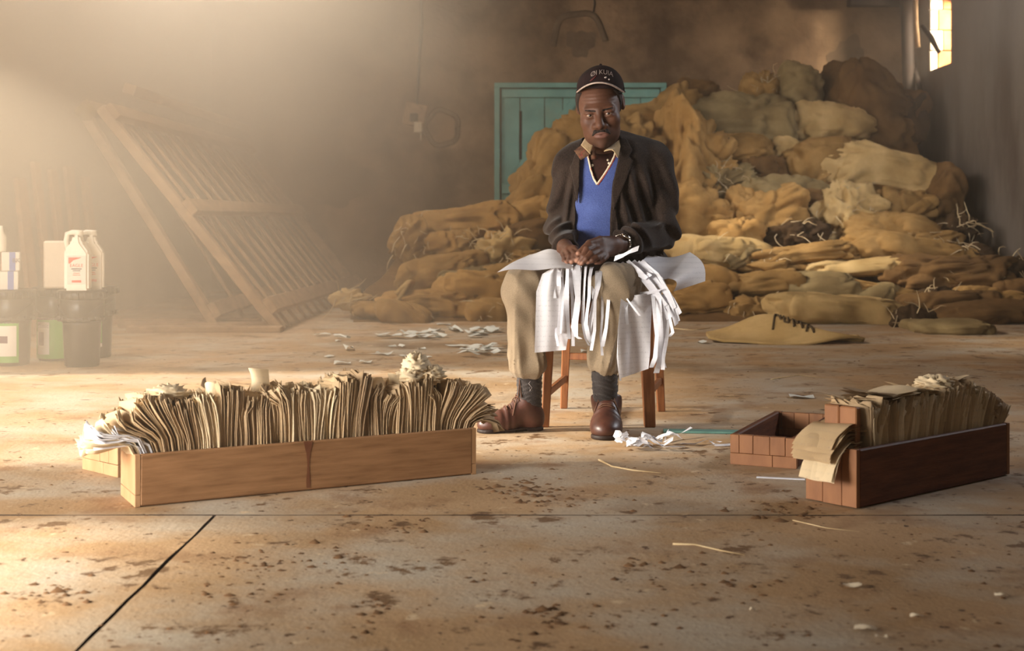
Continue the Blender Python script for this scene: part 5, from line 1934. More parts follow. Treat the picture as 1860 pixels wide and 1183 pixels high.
blend((np.exp(-np.abs((np.abs(q[:, 0]) / .05) ** 4)) * (1 / (1 + np.exp((q[:, 2] + .078) / .006))) * (q[:, 1] < -.02) * (q[:, 2] > -.14) * .55).astype(f32), stub)
mk = (ell(q, (0, -.100, -.070), (.025, .016, .0125)) < 0)
blend((mk * 0.75).astype(f32), lip)
for fg in HLF + HRF:
    a, b, ra, rb = fg[-1]
    tip = b + (b - a).normalized() * rb * 0.35 + Vector((0, -.006, .003))
    blend(np.clip(1.4 - sph(Pv, tip, 0) / .007, 0, 1).astype(f32) * .8, nail)
at = bme.color_attributes.new('tone', 'FLOAT_COLOR', 'POINT')
at.data.foreach_set('color', np.concatenate([tone, np.ones((nV, 1), dtype=f32)], 1).ravel().astype(f32))
sm_, nt, N, L, P_ = nodes_of('skin')
ca = N.new('ShaderNodeVertexColor'); ca.layer_name = 'tone'
nz = N.new('ShaderNodeTexNoise'); nz.inputs['Scale'].default_value = 26; nz.inputs['Detail'].default_value = 5
tc = N.new('ShaderNodeTexCoord'); L.new(tc.outputs['Object'], nz.inputs['Vector'])
mx = N.new('ShaderNodeMix'); mx.data_type = 'RGBA'; mx.blend_type = 'MULTIPLY'; mx.inputs['Factor'].default_value = 0.35
L.new(ca.outputs[0], mx.inputs[6]); L.new(nz.outputs['Color'], mx.inputs[7])
rp = N.new('ShaderNodeValToRGB'); rp.color_ramp.elements[0].position, rp.color_ramp.elements[1].position = .3, .7
rp.color_ramp.elements[0].color, rp.color_ramp.elements[1].color = (.75, .72, .7, 1), (1.15, 1.12, 1.1, 1)
L.new(nz.outputs['Fac'], rp.inputs[0]); L.new(rp.outputs[0], mx.inputs[7]); mx.inputs['Factor'].default_value = 1.0
L.new(mx.outputs[2], P_.inputs['Base Color'])
P_.inputs['Roughness'].default_value = 0.55
P_.inputs['Specular IOR Level'].default_value = 0.3
P_.inputs['Subsurface Weight'].default_value = 0.06
P_.inputs['Subsurface Radius'].default_value = (.01, .004, .002)
nb2 = N.new('ShaderNodeTexNoise'); nb2.inputs['Scale'].default_value = 240; L.new(tc.outputs['Object'], nb2.inputs['Vector'])
bp = N.new('ShaderNodeBump'); bp.inputs['Strength'].default_value = .12; bp.inputs['Distance'].default_value = .002
L.new(nb2.outputs['Fac'], bp.inputs['Height']); L.new(bp.outputs[0], P_.inputs['Normal'])
M['skin'] = sm_
body = part('body', bme, M['skin'])

# eyes
M['eye_white'] = pmat('eye_white', srgb(150, 124, 106), rough=.12, spec=.6)
M['iris'] = pmat('iris', srgb(34, 20, 14), rough=.08, spec=.7)
for sx_ in (-1, 1):
    bm = bmesh.new()
    bmesh.ops.create_uvsphere(bm, u_segments=20, v_segments=14, radius=.0125)
    eye = part('eye', bm_mesh('eye', bm, True), M['eye_white'])
    eye.data.transform(MINV.inverted()); eye.data.transform(Matrix.Translation(MINV.translation + HW((sx_ * .032, -.0815, -.001))))
    look = (Vector((0, 0, CAMH)) - HW((sx_ * .032, -.0815, -.001))).normalized()
    bm = bmesh.new()
    bmesh.ops.create_uvsphere(bm, u_segments=16, v_segments=10, radius=.0070, matrix=Matrix.Translation(look * .0068))
    ir = new_obj('iris', bm_mesh('iris', bm, True), eye, M['iris'])
    ir.data.transform(Matrix.Translation(MINV.translation + HW((sx_ * .032, -.0815, -.001))))
# brows and moustache
M['hair'] = pmat('hair', srgb(26, 18, 14), srgb(48, 34, 27), 160, rough=.8, bump=.5, bscale=300, bdist=.003)


def f_shellhead(P, test, t0, amp, seed):
    d = f_head(P)
    return np.maximum(np.maximum(d - t0 - amp * snoise(P, 700, seed), -d - .004), test)


def f_brow(P):
    q_ = headloc(P); qs = q_.copy(); qs[:, 0] = np.abs(qs[:, 0])
    qs[:, 1] = 0
    return np.maximum(f_shellhead(P, cap_(qs, (.014, 0, .0125), (.046, 0, .0170), .0033, .0020), .0017, .0007, 3), q_[:, 1] + .04)


def f_mous(P):
    q_ = headloc(P); qs = q_.copy(); qs[:, 0] = np.abs(qs[:, 0])
    qs[:, 1] = 0
    m_ = smin(cap_(qs, (0, 0, -.0555), (.020, 0, -.0575), .0036, .0052), cap_(qs, (.020, 0, -.0575), (.030, 0, -.070), .0050, .0026), .004)
    return np.maximum(f_shellhead(P, m_, .0026, .0010, 5), q_[:, 1] + .05)


def f_hair(P):
    q_ = headloc(P)
    reg = np.maximum(np.maximum(q_[:, 2] - .075, -.03 - q_[:, 2] - .25 * np.clip(q_[:, 1] - .01, 0, .1)), -.018 - q_[:, 1] - .4 * (q_[:, 2] - .02))
    d = ell(q_, (0, .018, .040), (.077, .097, .083))
    return np.maximum(np.maximum(d - .0055 - .0012 * snoise(P, 500, 9), -d - .01), reg)


hb = lambda a: tuple(HC[i] - a for i in range(3))
hb2 = lambda a: tuple(HC[i] + a for i in range(3))
part('eyebrows', mesh_sdf('eyebrows', f_brow, hb(.13), hb2(.13), .0017), M['hair'])
part('moustache', mesh_sdf('moustache', f_mous, hb(.13), hb2(.13), .0017), M['hair'])
part('hair', mesh_sdf('hair', f_hair, hb(.14), hb2(.14), .0035), M['hair'])

# ---------------------------------------------------------------- cap
M['cap'] = pmat('cap', srgb(36, 21, 22), srgb(27, 16, 17), 30, rough=.9, bump=.3, bscale=400, bdist=.002, spec=.15)
M['cap_edge'] = pmat('cap_edge', srgb(190, 172, 160), srgb(160, 140, 128), 60, rough=.8)
M['cap_thread'] = pmat('cap_thread', srgb(196, 178, 168), rough=.8)
M['cap_red'] = pmat('cap_red', srgb(84, 34, 34), rough=.8)


def f_crown(P):
    q_ = caploc(P)
    k = 1 + .10 * np.clip((-q_[:, 1]) / .1, 0, 1) * np.clip((q_[:, 2] - .08) / .06, 0, 1)
    q2 = q_.copy(); q2[:, 1] = q2[:, 1] / (1 + .0 * k)
    d = ell(q2, (0, .012, .074), (.0845, .106, .081))
    d = smin(d, ell(q2, (0, -.040, .096), (.056, .056, .058)), .03)       # stiff front panel
    ang_ = np.arctan2(q_[:, 1] - .01, q_[:, 0])
    d = d + .0012 * np.exp(-(np.abs(np.sin(ang_ * 3)) / .05) ** 2).astype(f32)
    low = .068 + .014 * np.clip(-q_[:, 1] / .1, -1, 1)
    d = np.maximum(d, low - q_[:, 2])
    inner = ell(q_, (0, .012, .070), (.081, .1025, .086))
    d = np.maximum(d, -np.maximum(inner, q_[:, 2] - .088))
    return d + .0015 * snoise(P, 55, 4)


cap = part('cap', mesh_sdf('cap', f_crown, hb(.20), hb2(.20), .003), M['cap'])


def brim_pt(u, v):
    a = (u - .5) * math.pi * 1.0
    x = .0835 * math.sin(a) * (1 - 0.02 * v)
    y0_ = -.094 * math.cos(a) + .012
    y = y0_ - v * .066 * (math.cos(a) ** 0.75 if math.cos(a) > 0 else 0)
    z = .0890 + .017 * (1 - (x / .083) ** 2) * (0.35 + 0.65 * v) - .004 * v - .022 * (abs(x) / .083) ** 2.2
    return HWC((x, y, z))


bme2 = grid_mesh('brim', lambda u, v: brim_pt(u, v), 40, 8)
bme2.transform(MINV)
br = new_obj('brim', bme2, cap, M['cap'])
sm = br.modifiers.new('thick', 'SOLIDIFY'); sm.thickness = .004; sm.offset = -1
bm = bmesh.new(); tube(bm, [brim_pt(i / 40, 1.0) for i in range(41)], .0030, 6)
me = bm_mesh('brim_edge', bm, True); me.transform(MINV); new_obj('brim_edge', me, cap, M['cap_edge'])
bm = bmesh.new(); bmesh.ops.create_uvsphere(bm, u_segments=12, v_segments=8, radius=.005)
me = bm_mesh('button', bm, True); me.transform(Matrix.Translation(MINV.translation + HWC((0, .012, .158)))); new_obj('button', me, cap, M['cap'])


def on_cap(x, z):
    """Point on the front of the crown at head-local x, z."""
    ys = np.linspace(-.16, 0, 200, dtype=f32)
    Pp = np.array([list(HWC((x, float(y), z))) for y in ys], dtype=f32)
    v = f_crown(Pp)
    i = int(np.argmax(v < 0)) if (v < 0).any() else 120
    return HWC((x, float(ys[i]) - .0030, z))


def cap_text(txt, size, cx_, cz_, mat, arc=0.0, nm='cap_lettering'):
    o = text_obj(nm, txt, size, mat, None, RX90, .0004)
    me_ = o.data
    cache = {}
    for v in me_.vertices:
        x, z = v.co.x + cx_, v.co.z + cz_ - arc * (v.co.x) ** 2
        v.co = on_cap(x, z)
    me_.transform(MINV)
    o.parent = cap
    return o


cap_text('ØI KUIA', .0215, .006, .136, M['cap_thread'], 7)
for sgn, pts in ((0, [(.016, .117), (.022, .119)]), (1, [(.030, .113), (.032, .109)])):
    bm = bmesh.new(); tube(bm, [on_cap(*p) for p in pts], .0026, 5)
    me = bm_mesh('cap_stitch', bm, True); me.transform(MINV); new_obj('cap_stitch', me, cap, M['cap_thread'])
bm = bmesh.new(); tube(bm, [on_cap(*p) for p in ((-.034, .105), (-.026, .111), (-.018, .118), (-.010, .126))], [.0012, .0030, .0030, .0012], 5)
me = bm_mesh('cap_patch', bm, True); me.transform(MINV); new_obj('cap_patch', me, cap, M['cap_red'])

# ---------------------------------------------------------------- torso clothes
def cloth_mat(name, c1, c2, fine, rough=.9, bump=.5, sheen=.3, streak=None):
    m, nt, N, L, P_ = nodes_of(name)
    P_.inputs['Roughness'].default_value = rough
    P_.inputs['Specular IOR Level'].default_value = .15
    P_.inputs['Sheen Weight'].default_value = sheen
    P_.inputs['Sheen Roughness'].default_value = .4
    tc = N.new('ShaderNodeTexCoord')
    n1 = N.new('ShaderNodeTexNoise'); n1.inputs['Scale'].default_value = fine; n1.inputs['Detail'].default_value = 4
    n2 = N.new('ShaderNodeTexNoise'); n2.inputs['Scale'].default_value = 9; n2.inputs['Detail'].default_value = 6
    for n_ in (n1, n2): L.new(tc.outputs['Object'], n_.inputs['Vector'])
    ad = N.new('ShaderNodeMath'); ad.operation = 'ADD'; L.new(n1.outputs['Fac'], ad.inputs[0]); L.new(n2.outputs['Fac'], ad.inputs[1])
    r = N.new('ShaderNodeValToRGB'); r.color_ramp.elements[0].position, r.color_ramp.elements[1].position = .78, 1.22
    hm_ = N.new('ShaderNodeMath'); hm_.operation = 'MULTIPLY'; hm_.inputs[1].default_value = 1.0
    mr = N.new('ShaderNodeMapRange'); mr.inputs['From Min'].default_value = .75; mr.inputs['From Max'].default_value = 1.25
    L.new(ad.outputs[0], mr.inputs['Value'])
    r.color_ramp.elements[0].position, r.color_ramp.elements[1].position = 0, 1
    r.color_ramp.elements[0].color, r.color_ramp.elements[1].color = c1, c2
    L.new(mr.outputs[0], r.inputs[0]); L.new(r.outputs[0], P_.inputs['Base Color'])
    b = N.new('ShaderNodeBump'); b.inputs['Strength'].default_value = bump; b.inputs['Distance'].default_value = .003
    L.new(ad.outputs[0], b.inputs['Height']); L.new(b.outputs[0], P_.inputs['Normal'])
    return m


M['tweed'] = cloth_mat('tweed', srgb(28, 20, 17), srgb(60, 48, 41), 260, bump=.6, sheen=.12)
M['sweater'] = cloth_mat('sweater', srgb(62, 76, 130), srgb(86, 102, 160), 320, bump=.7, sheen=.4)
M['shirt_dark'] = cloth_mat('shirt_dark', srgb(58, 32, 26), srgb(38, 22, 18), 120, bump=.2)
M['shirt_print'] = pmat('shirt_print', srgb(58, 34, 24), srgb(104, 72, 50), 70, rough=.85, c3=srgb(120, 52, 42), c3scale=55, c3lo=.56, c3hi=.64)
M['collar'] = cloth_mat('collar', srgb(168, 142, 104), srgb(196, 168, 128), 200, bump=.2)
M['trouser'] = cloth_mat('trouser', srgb(122, 106, 86), srgb(152, 134, 110), 420, bump=.35, sheen=.15)
M['sock'] = cloth_mat('sock', srgb(48, 44, 44), srgb(66, 60, 58), 300, bump=.8)
M['sock_line'] = pmat('sock_line', srgb(150, 140, 136), rough=.9)
M['leather'] = pmat('leather', srgb(82, 46, 34), srgb(62, 34, 26), 14, rough=.42, spec=.5, bump=.2, bscale=60, bdist=.003, c3=srgb(50, 26, 20), c3scale=9, c3lo=.52, c3hi=.75)
M['sole'] = pmat('sole', srgb(48, 32, 24), srgb(34, 22, 18), 20, rough=.6)
M['lace'] = pmat('lace', srgb(104, 72, 54), srgb(84, 56, 42), 90, rough=.8)
M['steel'] = pmat('steel', srgb(206, 196, 180), rough=.22, metal=1.0)
M['gold_red'] = pmat('gold_red', srgb(150, 60, 54), rough=.8)


def f_torso(P):
    """Sweater-level torso."""
    d = ell(P, W(1112, 335, 4.72), (.160, .112, .165))
    d = smin(d, cap_(P, W(1040, 300, 4.73), W(1186, 294, 4.74), .05, .052), .06)
    d = smin(d, cap_(P, W(1094, 276, 4.72), W(1098, 300, 4.74), .058, .08), .04)
    d = smin(d, ell(P, W(1090, 425, 4.70), (.135, .118, .15)), .07)
    d = smin(d, ell(P, W(1095, 510, 4.80), (.16, .13, .11)), .06)
    return d


JO = [(1064, 236), (1060, 262), (1053, 285), (1052, 330), (1049, 360), (1046, 400), (1041, 470), (1106, 470), (1108, 420), (1110, 380), (1114, 330), (1122, 295), (1130, 255), (1128, 236)]


def f_sweater(P):
    x, y = PXY(P)
    d = f_torso(P)
    fold = .0055 * np.sin((P[:, 2] * 62 + 7 * np.sin(P[:, 0] * 11 + 2 * P[:, 2]))) * np.clip((y - 345) / 40, 0, 1) * np.exp(-((x - 1062) / 26) ** 2)
    d = d - .004 + fold.astype(f32) + .0018 * snoise(P, 45, 21)
    d = d + (.022 * np.clip((poly2(x, y, JO) - 2) / 9, 0, 1)).astype(f32)
    vneck = poly2(x, y, [(1066, 240), (1072, 292), (1075, 310), (1085, 334), (1100, 312), (1116, 282), (1128, 240)]) / PS
    d = np.maximum(d, -np.maximum(vneck, P[:, 1] - 4.72))
    return np.maximum(d, y / PS - 452 / PS)


sw = part('sweater', mesh_sdf('sweater', f_sweater, (.08, 4.55, .58), (.52, 4.95, 1.04), .0038), M['sweater'])


def on_torso(x, y, off):
    """Front point of the torso surface that the front view meets at x, y (px)."""
    X, Z = (x - 930) / (FPX / 4.6), CAMH - (y - 410) / (FPX / 4.6)
    ys = np.linspace(4.35, 4.85, 260, dtype=f32)
    Pp = np.stack([np.full(260, X, dtype=f32), ys, np.full(260, Z, dtype=f32)], 1)
    v = f_torso(Pp) - off
    i = int(np.argmax(v < 0)) if (v < 0).any() else 200
    return Vector((X, float(ys[i]), Z))


vl = [(1067, 272), (1071, 292), (1074, 308), (1079, 324), (1085, 334.5)]
vr = [(1085, 334.5), (1094, 322), (1102, 310), (1110, 297), (1117, 283), (1121, 268)]


def dense(pts, n=6):
    out = []
    for a, b in zip(pts, pts[1:]):
        for k_ in range(n): out.append((a[0] + (b[0] - a[0]) * k_ / n, a[1] + (b[1] - a[1]) * k_ / n))
    return out + [pts[-1]]


for offx, rad_, mt in ((0, .0034, 'cream'), (-2.6, .0022, 'gold_red'), (2.4, .0020, 'cream')):
    bm = bmesh.new()
    tube(bm, [on_torso(x - offx * .3, y + offx * .5 + (1.2 if offx < 0 else 0), .006) for x, y in dense(vl)], rad_, 6)
    tube(bm, [on_torso(x + (1.6 if offx < 0 else (-1 if offx > 0 else 0)), y + (1.6 if offx < 0 else 0), .006) for x, y in dense(vr)], rad_, 6)
    me = bm_mesh('neck_trim', bm, True); me.transform(MINV); new_obj('neck_trim', me, sw, M[mt])


def f_shirt(P):
    x, y = PXY(P)
    d = f_torso(P) + .006 + .0015 * snoise(P, 60, 8)
    return np.maximum(np.maximum(d, (y - 350) / PS), (262 - y) / PS)


sh = part('shirt', mesh_sdf('shirt', f_shirt, (.16, 4.55, .78), (.50, 4.9, 1.02), .004), M['shirt_dark'])


def collar_piece(name, quad, mat, thick=.0028, parent=None, nu=8, nv=8, bulge=.006):
    """Curved cloth patch through four corners (x, y, Y) with a bulge towards the viewer."""
    c = [W(*p) for p in quad]

    def fn(u, v):
        p = c[0].lerp(c[1], u).lerp(c[3].lerp(c[2], u), v)
        return p + Vector((0, -bulge * math.sin(math.pi * u) * 1.0 - bulge * .4 * math.sin(math.pi * v), 0))
    me = grid_mesh(name, fn, nu, nv); me.transform(MINV)
    o = new_obj(name, me, parent or sh, mat)
    s_ = o.modifiers.new('thick', 'SOLIDIFY'); s_.thickness = thick; s_.offset = 0
    return o


collar_piece('collar', [(1066, 246, 4.66), (1078, 262, 4.60), (1072, 281, 4.565), (1055, 264, 4.60)], M['collar'])
collar_piece('collar', [(1130, 250, 4.66), (1097, 275, 4.575), (1113, 271, 4.565), (1122, 287, 4.575)], M['collar'], bulge=.008)
collar_piece('printed_collar', [(1056, 264, 4.60), (1072, 281, 4.565), (1055, 291, 4.585), (1043, 274, 4.61)], M['shirt_print'])
collar_piece('printed_collar', [(1072, 276, 4.585), (1081, 272, 4.585), (1084, 289, 4.578), (1074, 290, 4.575)], M['shirt_print'])
for x, y, r_ in ((1077, 300, .0055), (1107, 296, .0045), (1106, 303, .004), (1105, 290, .004)):
    bm = bmesh.new(); p = on_torso(x, y, -.004)
    bmesh.ops.create_uvsphere(bm, u_segments=12, v_segments=8, radius=r_, matrix=Matrix.Translation(p) @ Matrix.Diagonal((1, .5, 1, 1)))
    me = bm_mesh('button', bm, True); me.transform(MINV); new_obj('button', me, sh, M['cream'])



def arm(P, sh_, el_, wr_, r):
    d = cap_(P, sh_, el_, r[0], r[1])
    d2 = cap_(P, el_, wr_, r[1], r[2])
    return smin(d, d2, .025)


def f_jacket(P):
    x, y = PXY(P)
    core_ = f_torso(P) - .013
    core_ = smin(core_, ell(P, W(1108, 430, 4.74), (.172, .118, .17)) - .004, .05)
    core_ = smin(core_, ell(P, W(1112, 475, 4.80), (.205, .14, .075)), .05)
    core_ = smin(core_, cap_(P, W(1048, 286, 4.73), W(1110, 262, 4.75), .05, .045), .03)
    core_ = smin(core_, cap_(P, W(1186, 280, 4.74), W(1120, 262, 4.75), .05, .045), .03)
    # long soft folds in the fronts
    fr = (P[:, 1] < 4.72)
    core_ = core_ + (.0095 * np.sin((x - .28 * (y - 300)) * .23) * np.clip((y - 285) / 60, 0, 1) * (x > 1118) * fr).astype(f32)
    core_ = core_ + (.0085 * np.sin((x + .15 * (y - 300)) * .33) * np.clip((y - 300) / 60, 0, 1) * (x < 1052) * fr).astype(f32)
    # opening
    op = poly2(x, y, JO) / PS
    cut = smax(op, P[:, 1] - 4.74, .02)
    core_ = smax(core_, -cut, .004)
    aR = arm(P, shR, elR, wrR, (.064, .054, .042))
    aL = arm(P, shL, elL, wrL, (.069, .060, .043))
    tL = (P[:, 0] * .9 + P[:, 2] * .75)
    wlk = np.exp(-((y - 412) / 46) ** 2)
    aL = aL + (.0095 * wlk * np.sin(tL * 92 + 3.2 * np.sin(P[:, 1] * 16 + P[:, 0] * 9)) + .007 * np.sin((x - .5 * y) * .17) * np.exp(-((y - 330) / 45) ** 2)).astype(f32)
    tR = (-P[:, 0] * .8 + P[:, 2] * .85)
    aR = aR + (.0085 * wlk * np.sin(tR * 96 + 3 * np.sin(P[:, 1] * 15)) + .007 * np.sin((x + .4 * y) * .2) * np.exp(-((y - 335) / 45) ** 2)).astype(f32)
    # sleeve ends
    for el_, wr_ in ((elR, wrR), (elL, wrL)):
        pass
    dR = A3d((wrR - elR).normalized()); dL = A3d((wrL - elL).normalized())
    endR = (P - A3d(wrR)) @ dR + .020; endL = (P - A3d(wrL)) @ dL + .022
    nearR = sph(P, wrR, .085); nearL = sph(P, wrL, .085)
    aR = np.where(nearR < 0, smax(aR, endR, .005), aR); aL = np.where(nearL < 0, smax(aL, endL, .005), aL)
    d = smin(core_, aR, .012)
    d = smin(d, aL, .012)
    d = d + .0016 * snoise(P, 70, 11) + .003 * snoise(P, 24, 12)
    return d


jk = part('jacket', mesh_sdf('jacket', f_jacket, (-.02, 4.34, .52), (.66, 4.98, 1.04), .0040), M['tweed'])


def shell_piece(name, poly, o0, o1, lo, hi, mat, parent, base=None, y1=4.76, rnd_=.003):
    def f(P):
        x, y = PXY(P)
        d = (base or f_torso)(P)
        return np.maximum(smax(smax(d - o1, o0 - d, .002), poly2(x, y, poly) / PS, rnd_), P[:, 1] - y1)
    return part(name, mesh_sdf(name, f, lo, hi, .0032), mat, parent)


LO, HI = (.1, 4.5, .72), (.6, 4.85, 1.06)
shell_piece('lapel', [(1128, 247), (1140, 250), (1150, 272), (1143, 284), (1150, 292), (1136, 330), (1113, 384), (1111, 350), (1116, 318), (1123, 290)],   .013, .0265, LO, HI, M['tweed'], jk)
shell_piece('lapel', [(1058, 262), (1046, 278), (1040, 296), (1036, 302), (1042, 330), (1049, 372), (1053, 330), (1054, 292)], .013, .0265, (-.0, 4.5, .72), (.4, 4.85, 1.06), M['tweed'], jk)

# ---------------------------------------------------------------- trousers
cufR, cufL = W(958, 676, 4.45), W(1095, 676, 4.385)


def f_leg(P, hp, kn, cf, r, seed, fl):
    d = cap_(P, hp, kn, r[0], r[1])
    sh_ = cap_(P, kn, cf, r[1] * .98, r[2])
    # creases that run down the shin, opening towards the cuff
    ax = A3d((cf - kn).normalized())
    t = ((P - A3d(kn)) @ ax) / float((cf - kn).length)
    q_ = P - A3d(kn) - ((P - A3d(kn)) @ ax)[:, None] * ax
    an = np.arctan2(q_[:, 0], -q_[:, 1])
    tt = np.clip(t, 0, 1.1)
    rdg = lambda v: 1 - 2 * np.abs(np.sin(v)) ** 0.7
    hemf = 1 - .65 * np.clip((tt - .82) / .14, 0, 1)
    sh_ = sh_ - hemf * (.0125 * rdg(an * 2 + seed + .7 * tt) * np.clip(tt + .25, 0, 1) + .0075 * rdg(an * 3.5 + seed * 2 - .5 * tt) * np.clip(tt - .35, 0, 1) * 1.6).astype(f32)
    sh_ = sh_ - (fl * np.exp(-((tt - .86) / .1) ** 2) * (1 + .4 * np.sin(an * 3 + seed))).astype(f32)
    sh_ = sh_ + (.014 * np.clip((tt - .93) / .10, 0, 1) ** 1.5).astype(f32)
    wob = snoise(P, 14, int(seed * 10) + 3)
    sh_ = sh_ - (hemf * .0042 * (1 - np.abs(np.sin(an * 4.5 + 1.6 * wob + seed)) ** .6 * 1.6) * np.clip(tt + .1, 0, 1)).astype(f32)
    d = d - (.004 * (1 - np.abs(np.sin(P[:, 0] * 40 + 26 * P[:, 1] + 1.5 * wob)) ** .6 * 1.6)).astype(f32)
    d = smin(d, sh_, .03)
    kk = sph(P, kn, 0)
    d = d + (.0035 * np.sin(P[:, 0] * 70 + P[:, 2] * 55 + seed) * np.exp(-((kk - .08) / .07) ** 2)).astype(f32)
    return d


def f_trous(P):
    d = f_leg(P, hpR, knR, cufR, (.092, .068, .066), .8, .007)
    d2 = f_leg(P, hpL, knL, cufL, (.100, .079, .052), 2.2, .005)
    pel = ell(P, W(1100, 530, 4.86), (.18, .13, .095))
    d = smin(smin(d, pel, .04), smin(d2, pel, .04), .006)
    # open hems
    for cf, kn, r_h in ((cufR, knR, .038), (cufL, knL, .036)):
        ax = A3d((cf - kn).normalized())
        h_ = (P - A3d(cf)) @ ax
        near = sph(P, cf, .11)
        hole = cap_(P, cf - (cf - kn).normalized() * .02, cf + (cf - kn).normalized() * .1, r_h, r_h)
        d = np.where(near < 0, smax(smax(d, h_ - .010 - .003 * np.sin(np.arctan2(P[:, 0] - cf.x, P[:, 1] - cf.y) * 3), .006), -hole, .006), d)
    return d + .0016 * snoise(P, 55, 31)


part('trousers', mesh_sdf('trousers', f_trous, (-.10, 4.22, .10), (.62, 5.02, .66), .0042), M['trouser'])

# ---------------------------------------------------------------- socks and shoes
def shoe_frame(heel, toe):
    d = Vector((toe.x - heel.x, toe.y - heel.y, 0)).normalized()
    s_ = Vector((-d.y, d.x, 0))
    return Matrix(((d.x, s_.x, 0, heel.x), (d.y, s_.y, 0, heel.y), (0, 0, 1, 0), (0, 0, 0, 1)))


def make_shoe(heel, toe, Ls, ankle, nm, wy=1.0, hz=1.0):
    Mx = shoe_frame(heel, toe)
    Mi = np.array(Mx.inverted(), dtype=f32)
    k = Ls / .29

    def loc_(P): return (P @ Mi[:3, :3].T + Mi[:3, 3]) / np.array([1, wy, hz], dtype=f32)

    an_ = Mx.inverted() @ ankle

    def f_up(P):
        q_ = loc_(P) / k
        d = ell(q_, (.228, 0, .024), (.062, .041, .030))
        d = smin(d, ell(q_, (.17, -.001, .028), (.075, .040, .034)), .03)
        d = smin(d, ell(q_, (.055, 0, .040), (.052, .033, .05)), .03)
        d = smin(d, cap_(q_, (.06, 0, .055), (an_.x / k, an_.y / k / wy, .098), .036, .039), .02)
        d = smin(d, cap_(q_, (.185, 0, .040), (.095, 0, .082), .022, .034), .035)
        d = np.maximum(d, .010 - q_[:, 2])
        d = smax(d, q_[:, 2] - (.100 + .25 * np.clip(q_[:, 0] - .07, -.1, .05)), .006)
        d = d + (.0018 * np.sin(q_[:, 0] * 210) * np.exp(-((q_[:, 0] - .175) / .03) ** 2)).astype(f32)
        d = smax(d, -cap_(q_, (an_.x / k, an_.y / k, .085), (an_.x / k, an_.y / k, .16), .031, .034), .004)
        return d * k

    def f_sole(P):
        q_ = loc_(P) / k
        d2 = np.minimum(np.minimum(np.sqrt(((q_[:, 0] - .238) / 1.25) ** 2 + q_[:, 1] ** 2) - .042, np.sqrt((q_[:, 0] - .046) ** 2 + q_[:, 1] ** 2) - .037),
                        np.maximum(np.abs(q_[:, 1]) - .036, np.abs(q_[:, 0] - .14) - .1))
        top_ = .0125
        return smax(smax(d2, q_[:, 2] - top_, .004), -q_[:, 2] + np.where((q_[:, 0] > .085) & (q_[:, 0] < .135), .006, .0005), .002) * k
    c = Mx @ Vector((.14 * k, 0, .06))
    o = part('shoe', mesh_sdf('shoe', f_up, (c.x - .2, c.y - .2, -.005), (c.x + .2, c.y + .2, .18), .0036), M['leather'])
    me_ = mesh_sdf('sole', f_sole, (c.x - .22, c.y - .22, -.012), (c.x + .22, c.y + .22, .05), .0036)
    me_.transform(MINV); new_obj('sole', me_, o, M['sole'])
    bm = bmesh.new()
    Ms = Mx @ Matrix.Diagonal((1, wy, hz, 1))

    def top(x, y, up_=.002):
        zs = np.linspace(.16, .0, 160, dtype=f32)
        Pp = np.array([list(Ms @ Vector((x * k, y * k, float(z) * k))) for z in zs], dtype=f32)
        v = f_up(Pp); i_ = int(np.argmax(v < 0))
        return Ms @ Vector((x * k, y * k, float(zs[i_]) * k + up_))
    for i in range(4):
        xx = .120 + .017 * i
        tube(bm, [top(xx, y_) for y_ in (-.024, -.012, 0, .012, .024)], .0024, 5)
    for sg_ in (-1, 1):
        tube(bm, [top(.112, 0, .004), top(.108, sg_ * .014, .016), top(.112, sg_ * .030, .014), top(.122, sg_ * .034, .006), top(.120, sg_ * .016, .008), top(.113, 0, .004)], .0024, 5)
        tube(bm, [top(.113, 0, .004), top(.130, sg_ * .018, .008), top(.146, sg_ * .032, .003), top(.152, sg_ * .036, .002)], .0022, 5)
    me_ = bm_mesh('shoe_laces', bm, True); me_.transform(MINV); new_obj('shoe_laces', me_, o, M['lace'])
    return o


hR = G(986, 781); tR = G(868, 779)
hR.y = 4.50; tR.y = 4.43; hR.x = (990 - CX) * 4.5 / FPX; tR.x = (867 - CX) * 4.43 / FPX
ankR = Vector(((962 - CX) * 4.49 / FPX, 4.49, .11))
make_shoe(hR, tR, (tR - hR).length, ankR, 'right', 1.15, 1.28)
tL_ = Vector(((1100 - CX) * 4.27 / FPX, 4.265, 0)); hL_ = Vector(((1104 - CX) * 4.53 / FPX, 4.535, 0))
ankL = Vector(((1100 - CX) * 4.47 / FPX, 4.46, .11))
make_shoe(hL_, tL_, (tL_ - hL_).length, ankL, 'left', 1.27, 1.28)


def make_sock(an, top, r0, r1, zig):
    def f(P):
        d = cap_(P, an, top, r0, r1)
        h_ = P[:, 2]
        return d + (.0012 * np.sin(h_ * 420 + 3 * np.sin(P[:, 0] * 60)) * (h_ < .19) + .001 * np.sin(h_ * 180 + P[:, 0] * 80)).astype(f32)
    c = (an + top) / 2
    o = part('sock', mesh_sdf('sock', f, (c.x - .08, c.y - .08, .04), (c.x + .08, c.y + .08, .32), .0034), M['sock'])
    bm = bmesh.new()
    for st in zig:
        pts = []
        for x, y in st:
            p = W(x, y, c.y - .0)
            # push to the front of the sock
            t = max(0, min(1, (p.z - an.z) / (top.z - an.z)))
            cc = an.lerp(top, t); rr = r0 + (r1 - r0) * t + .0005
            dx = max(-rr * .95, min(rr * .95, p.x - cc.x))
            pts.append(Vector((cc.x + dx, cc.y - math.sqrt(rr * rr - dx * dx), p.z)))
        tube(bm, pts, .0013, 4)
    me_ = bm_mesh('sock_pattern', bm, True); me_.transform(MINV); new_obj('sock_pattern', me_, o, M['sock_line'])


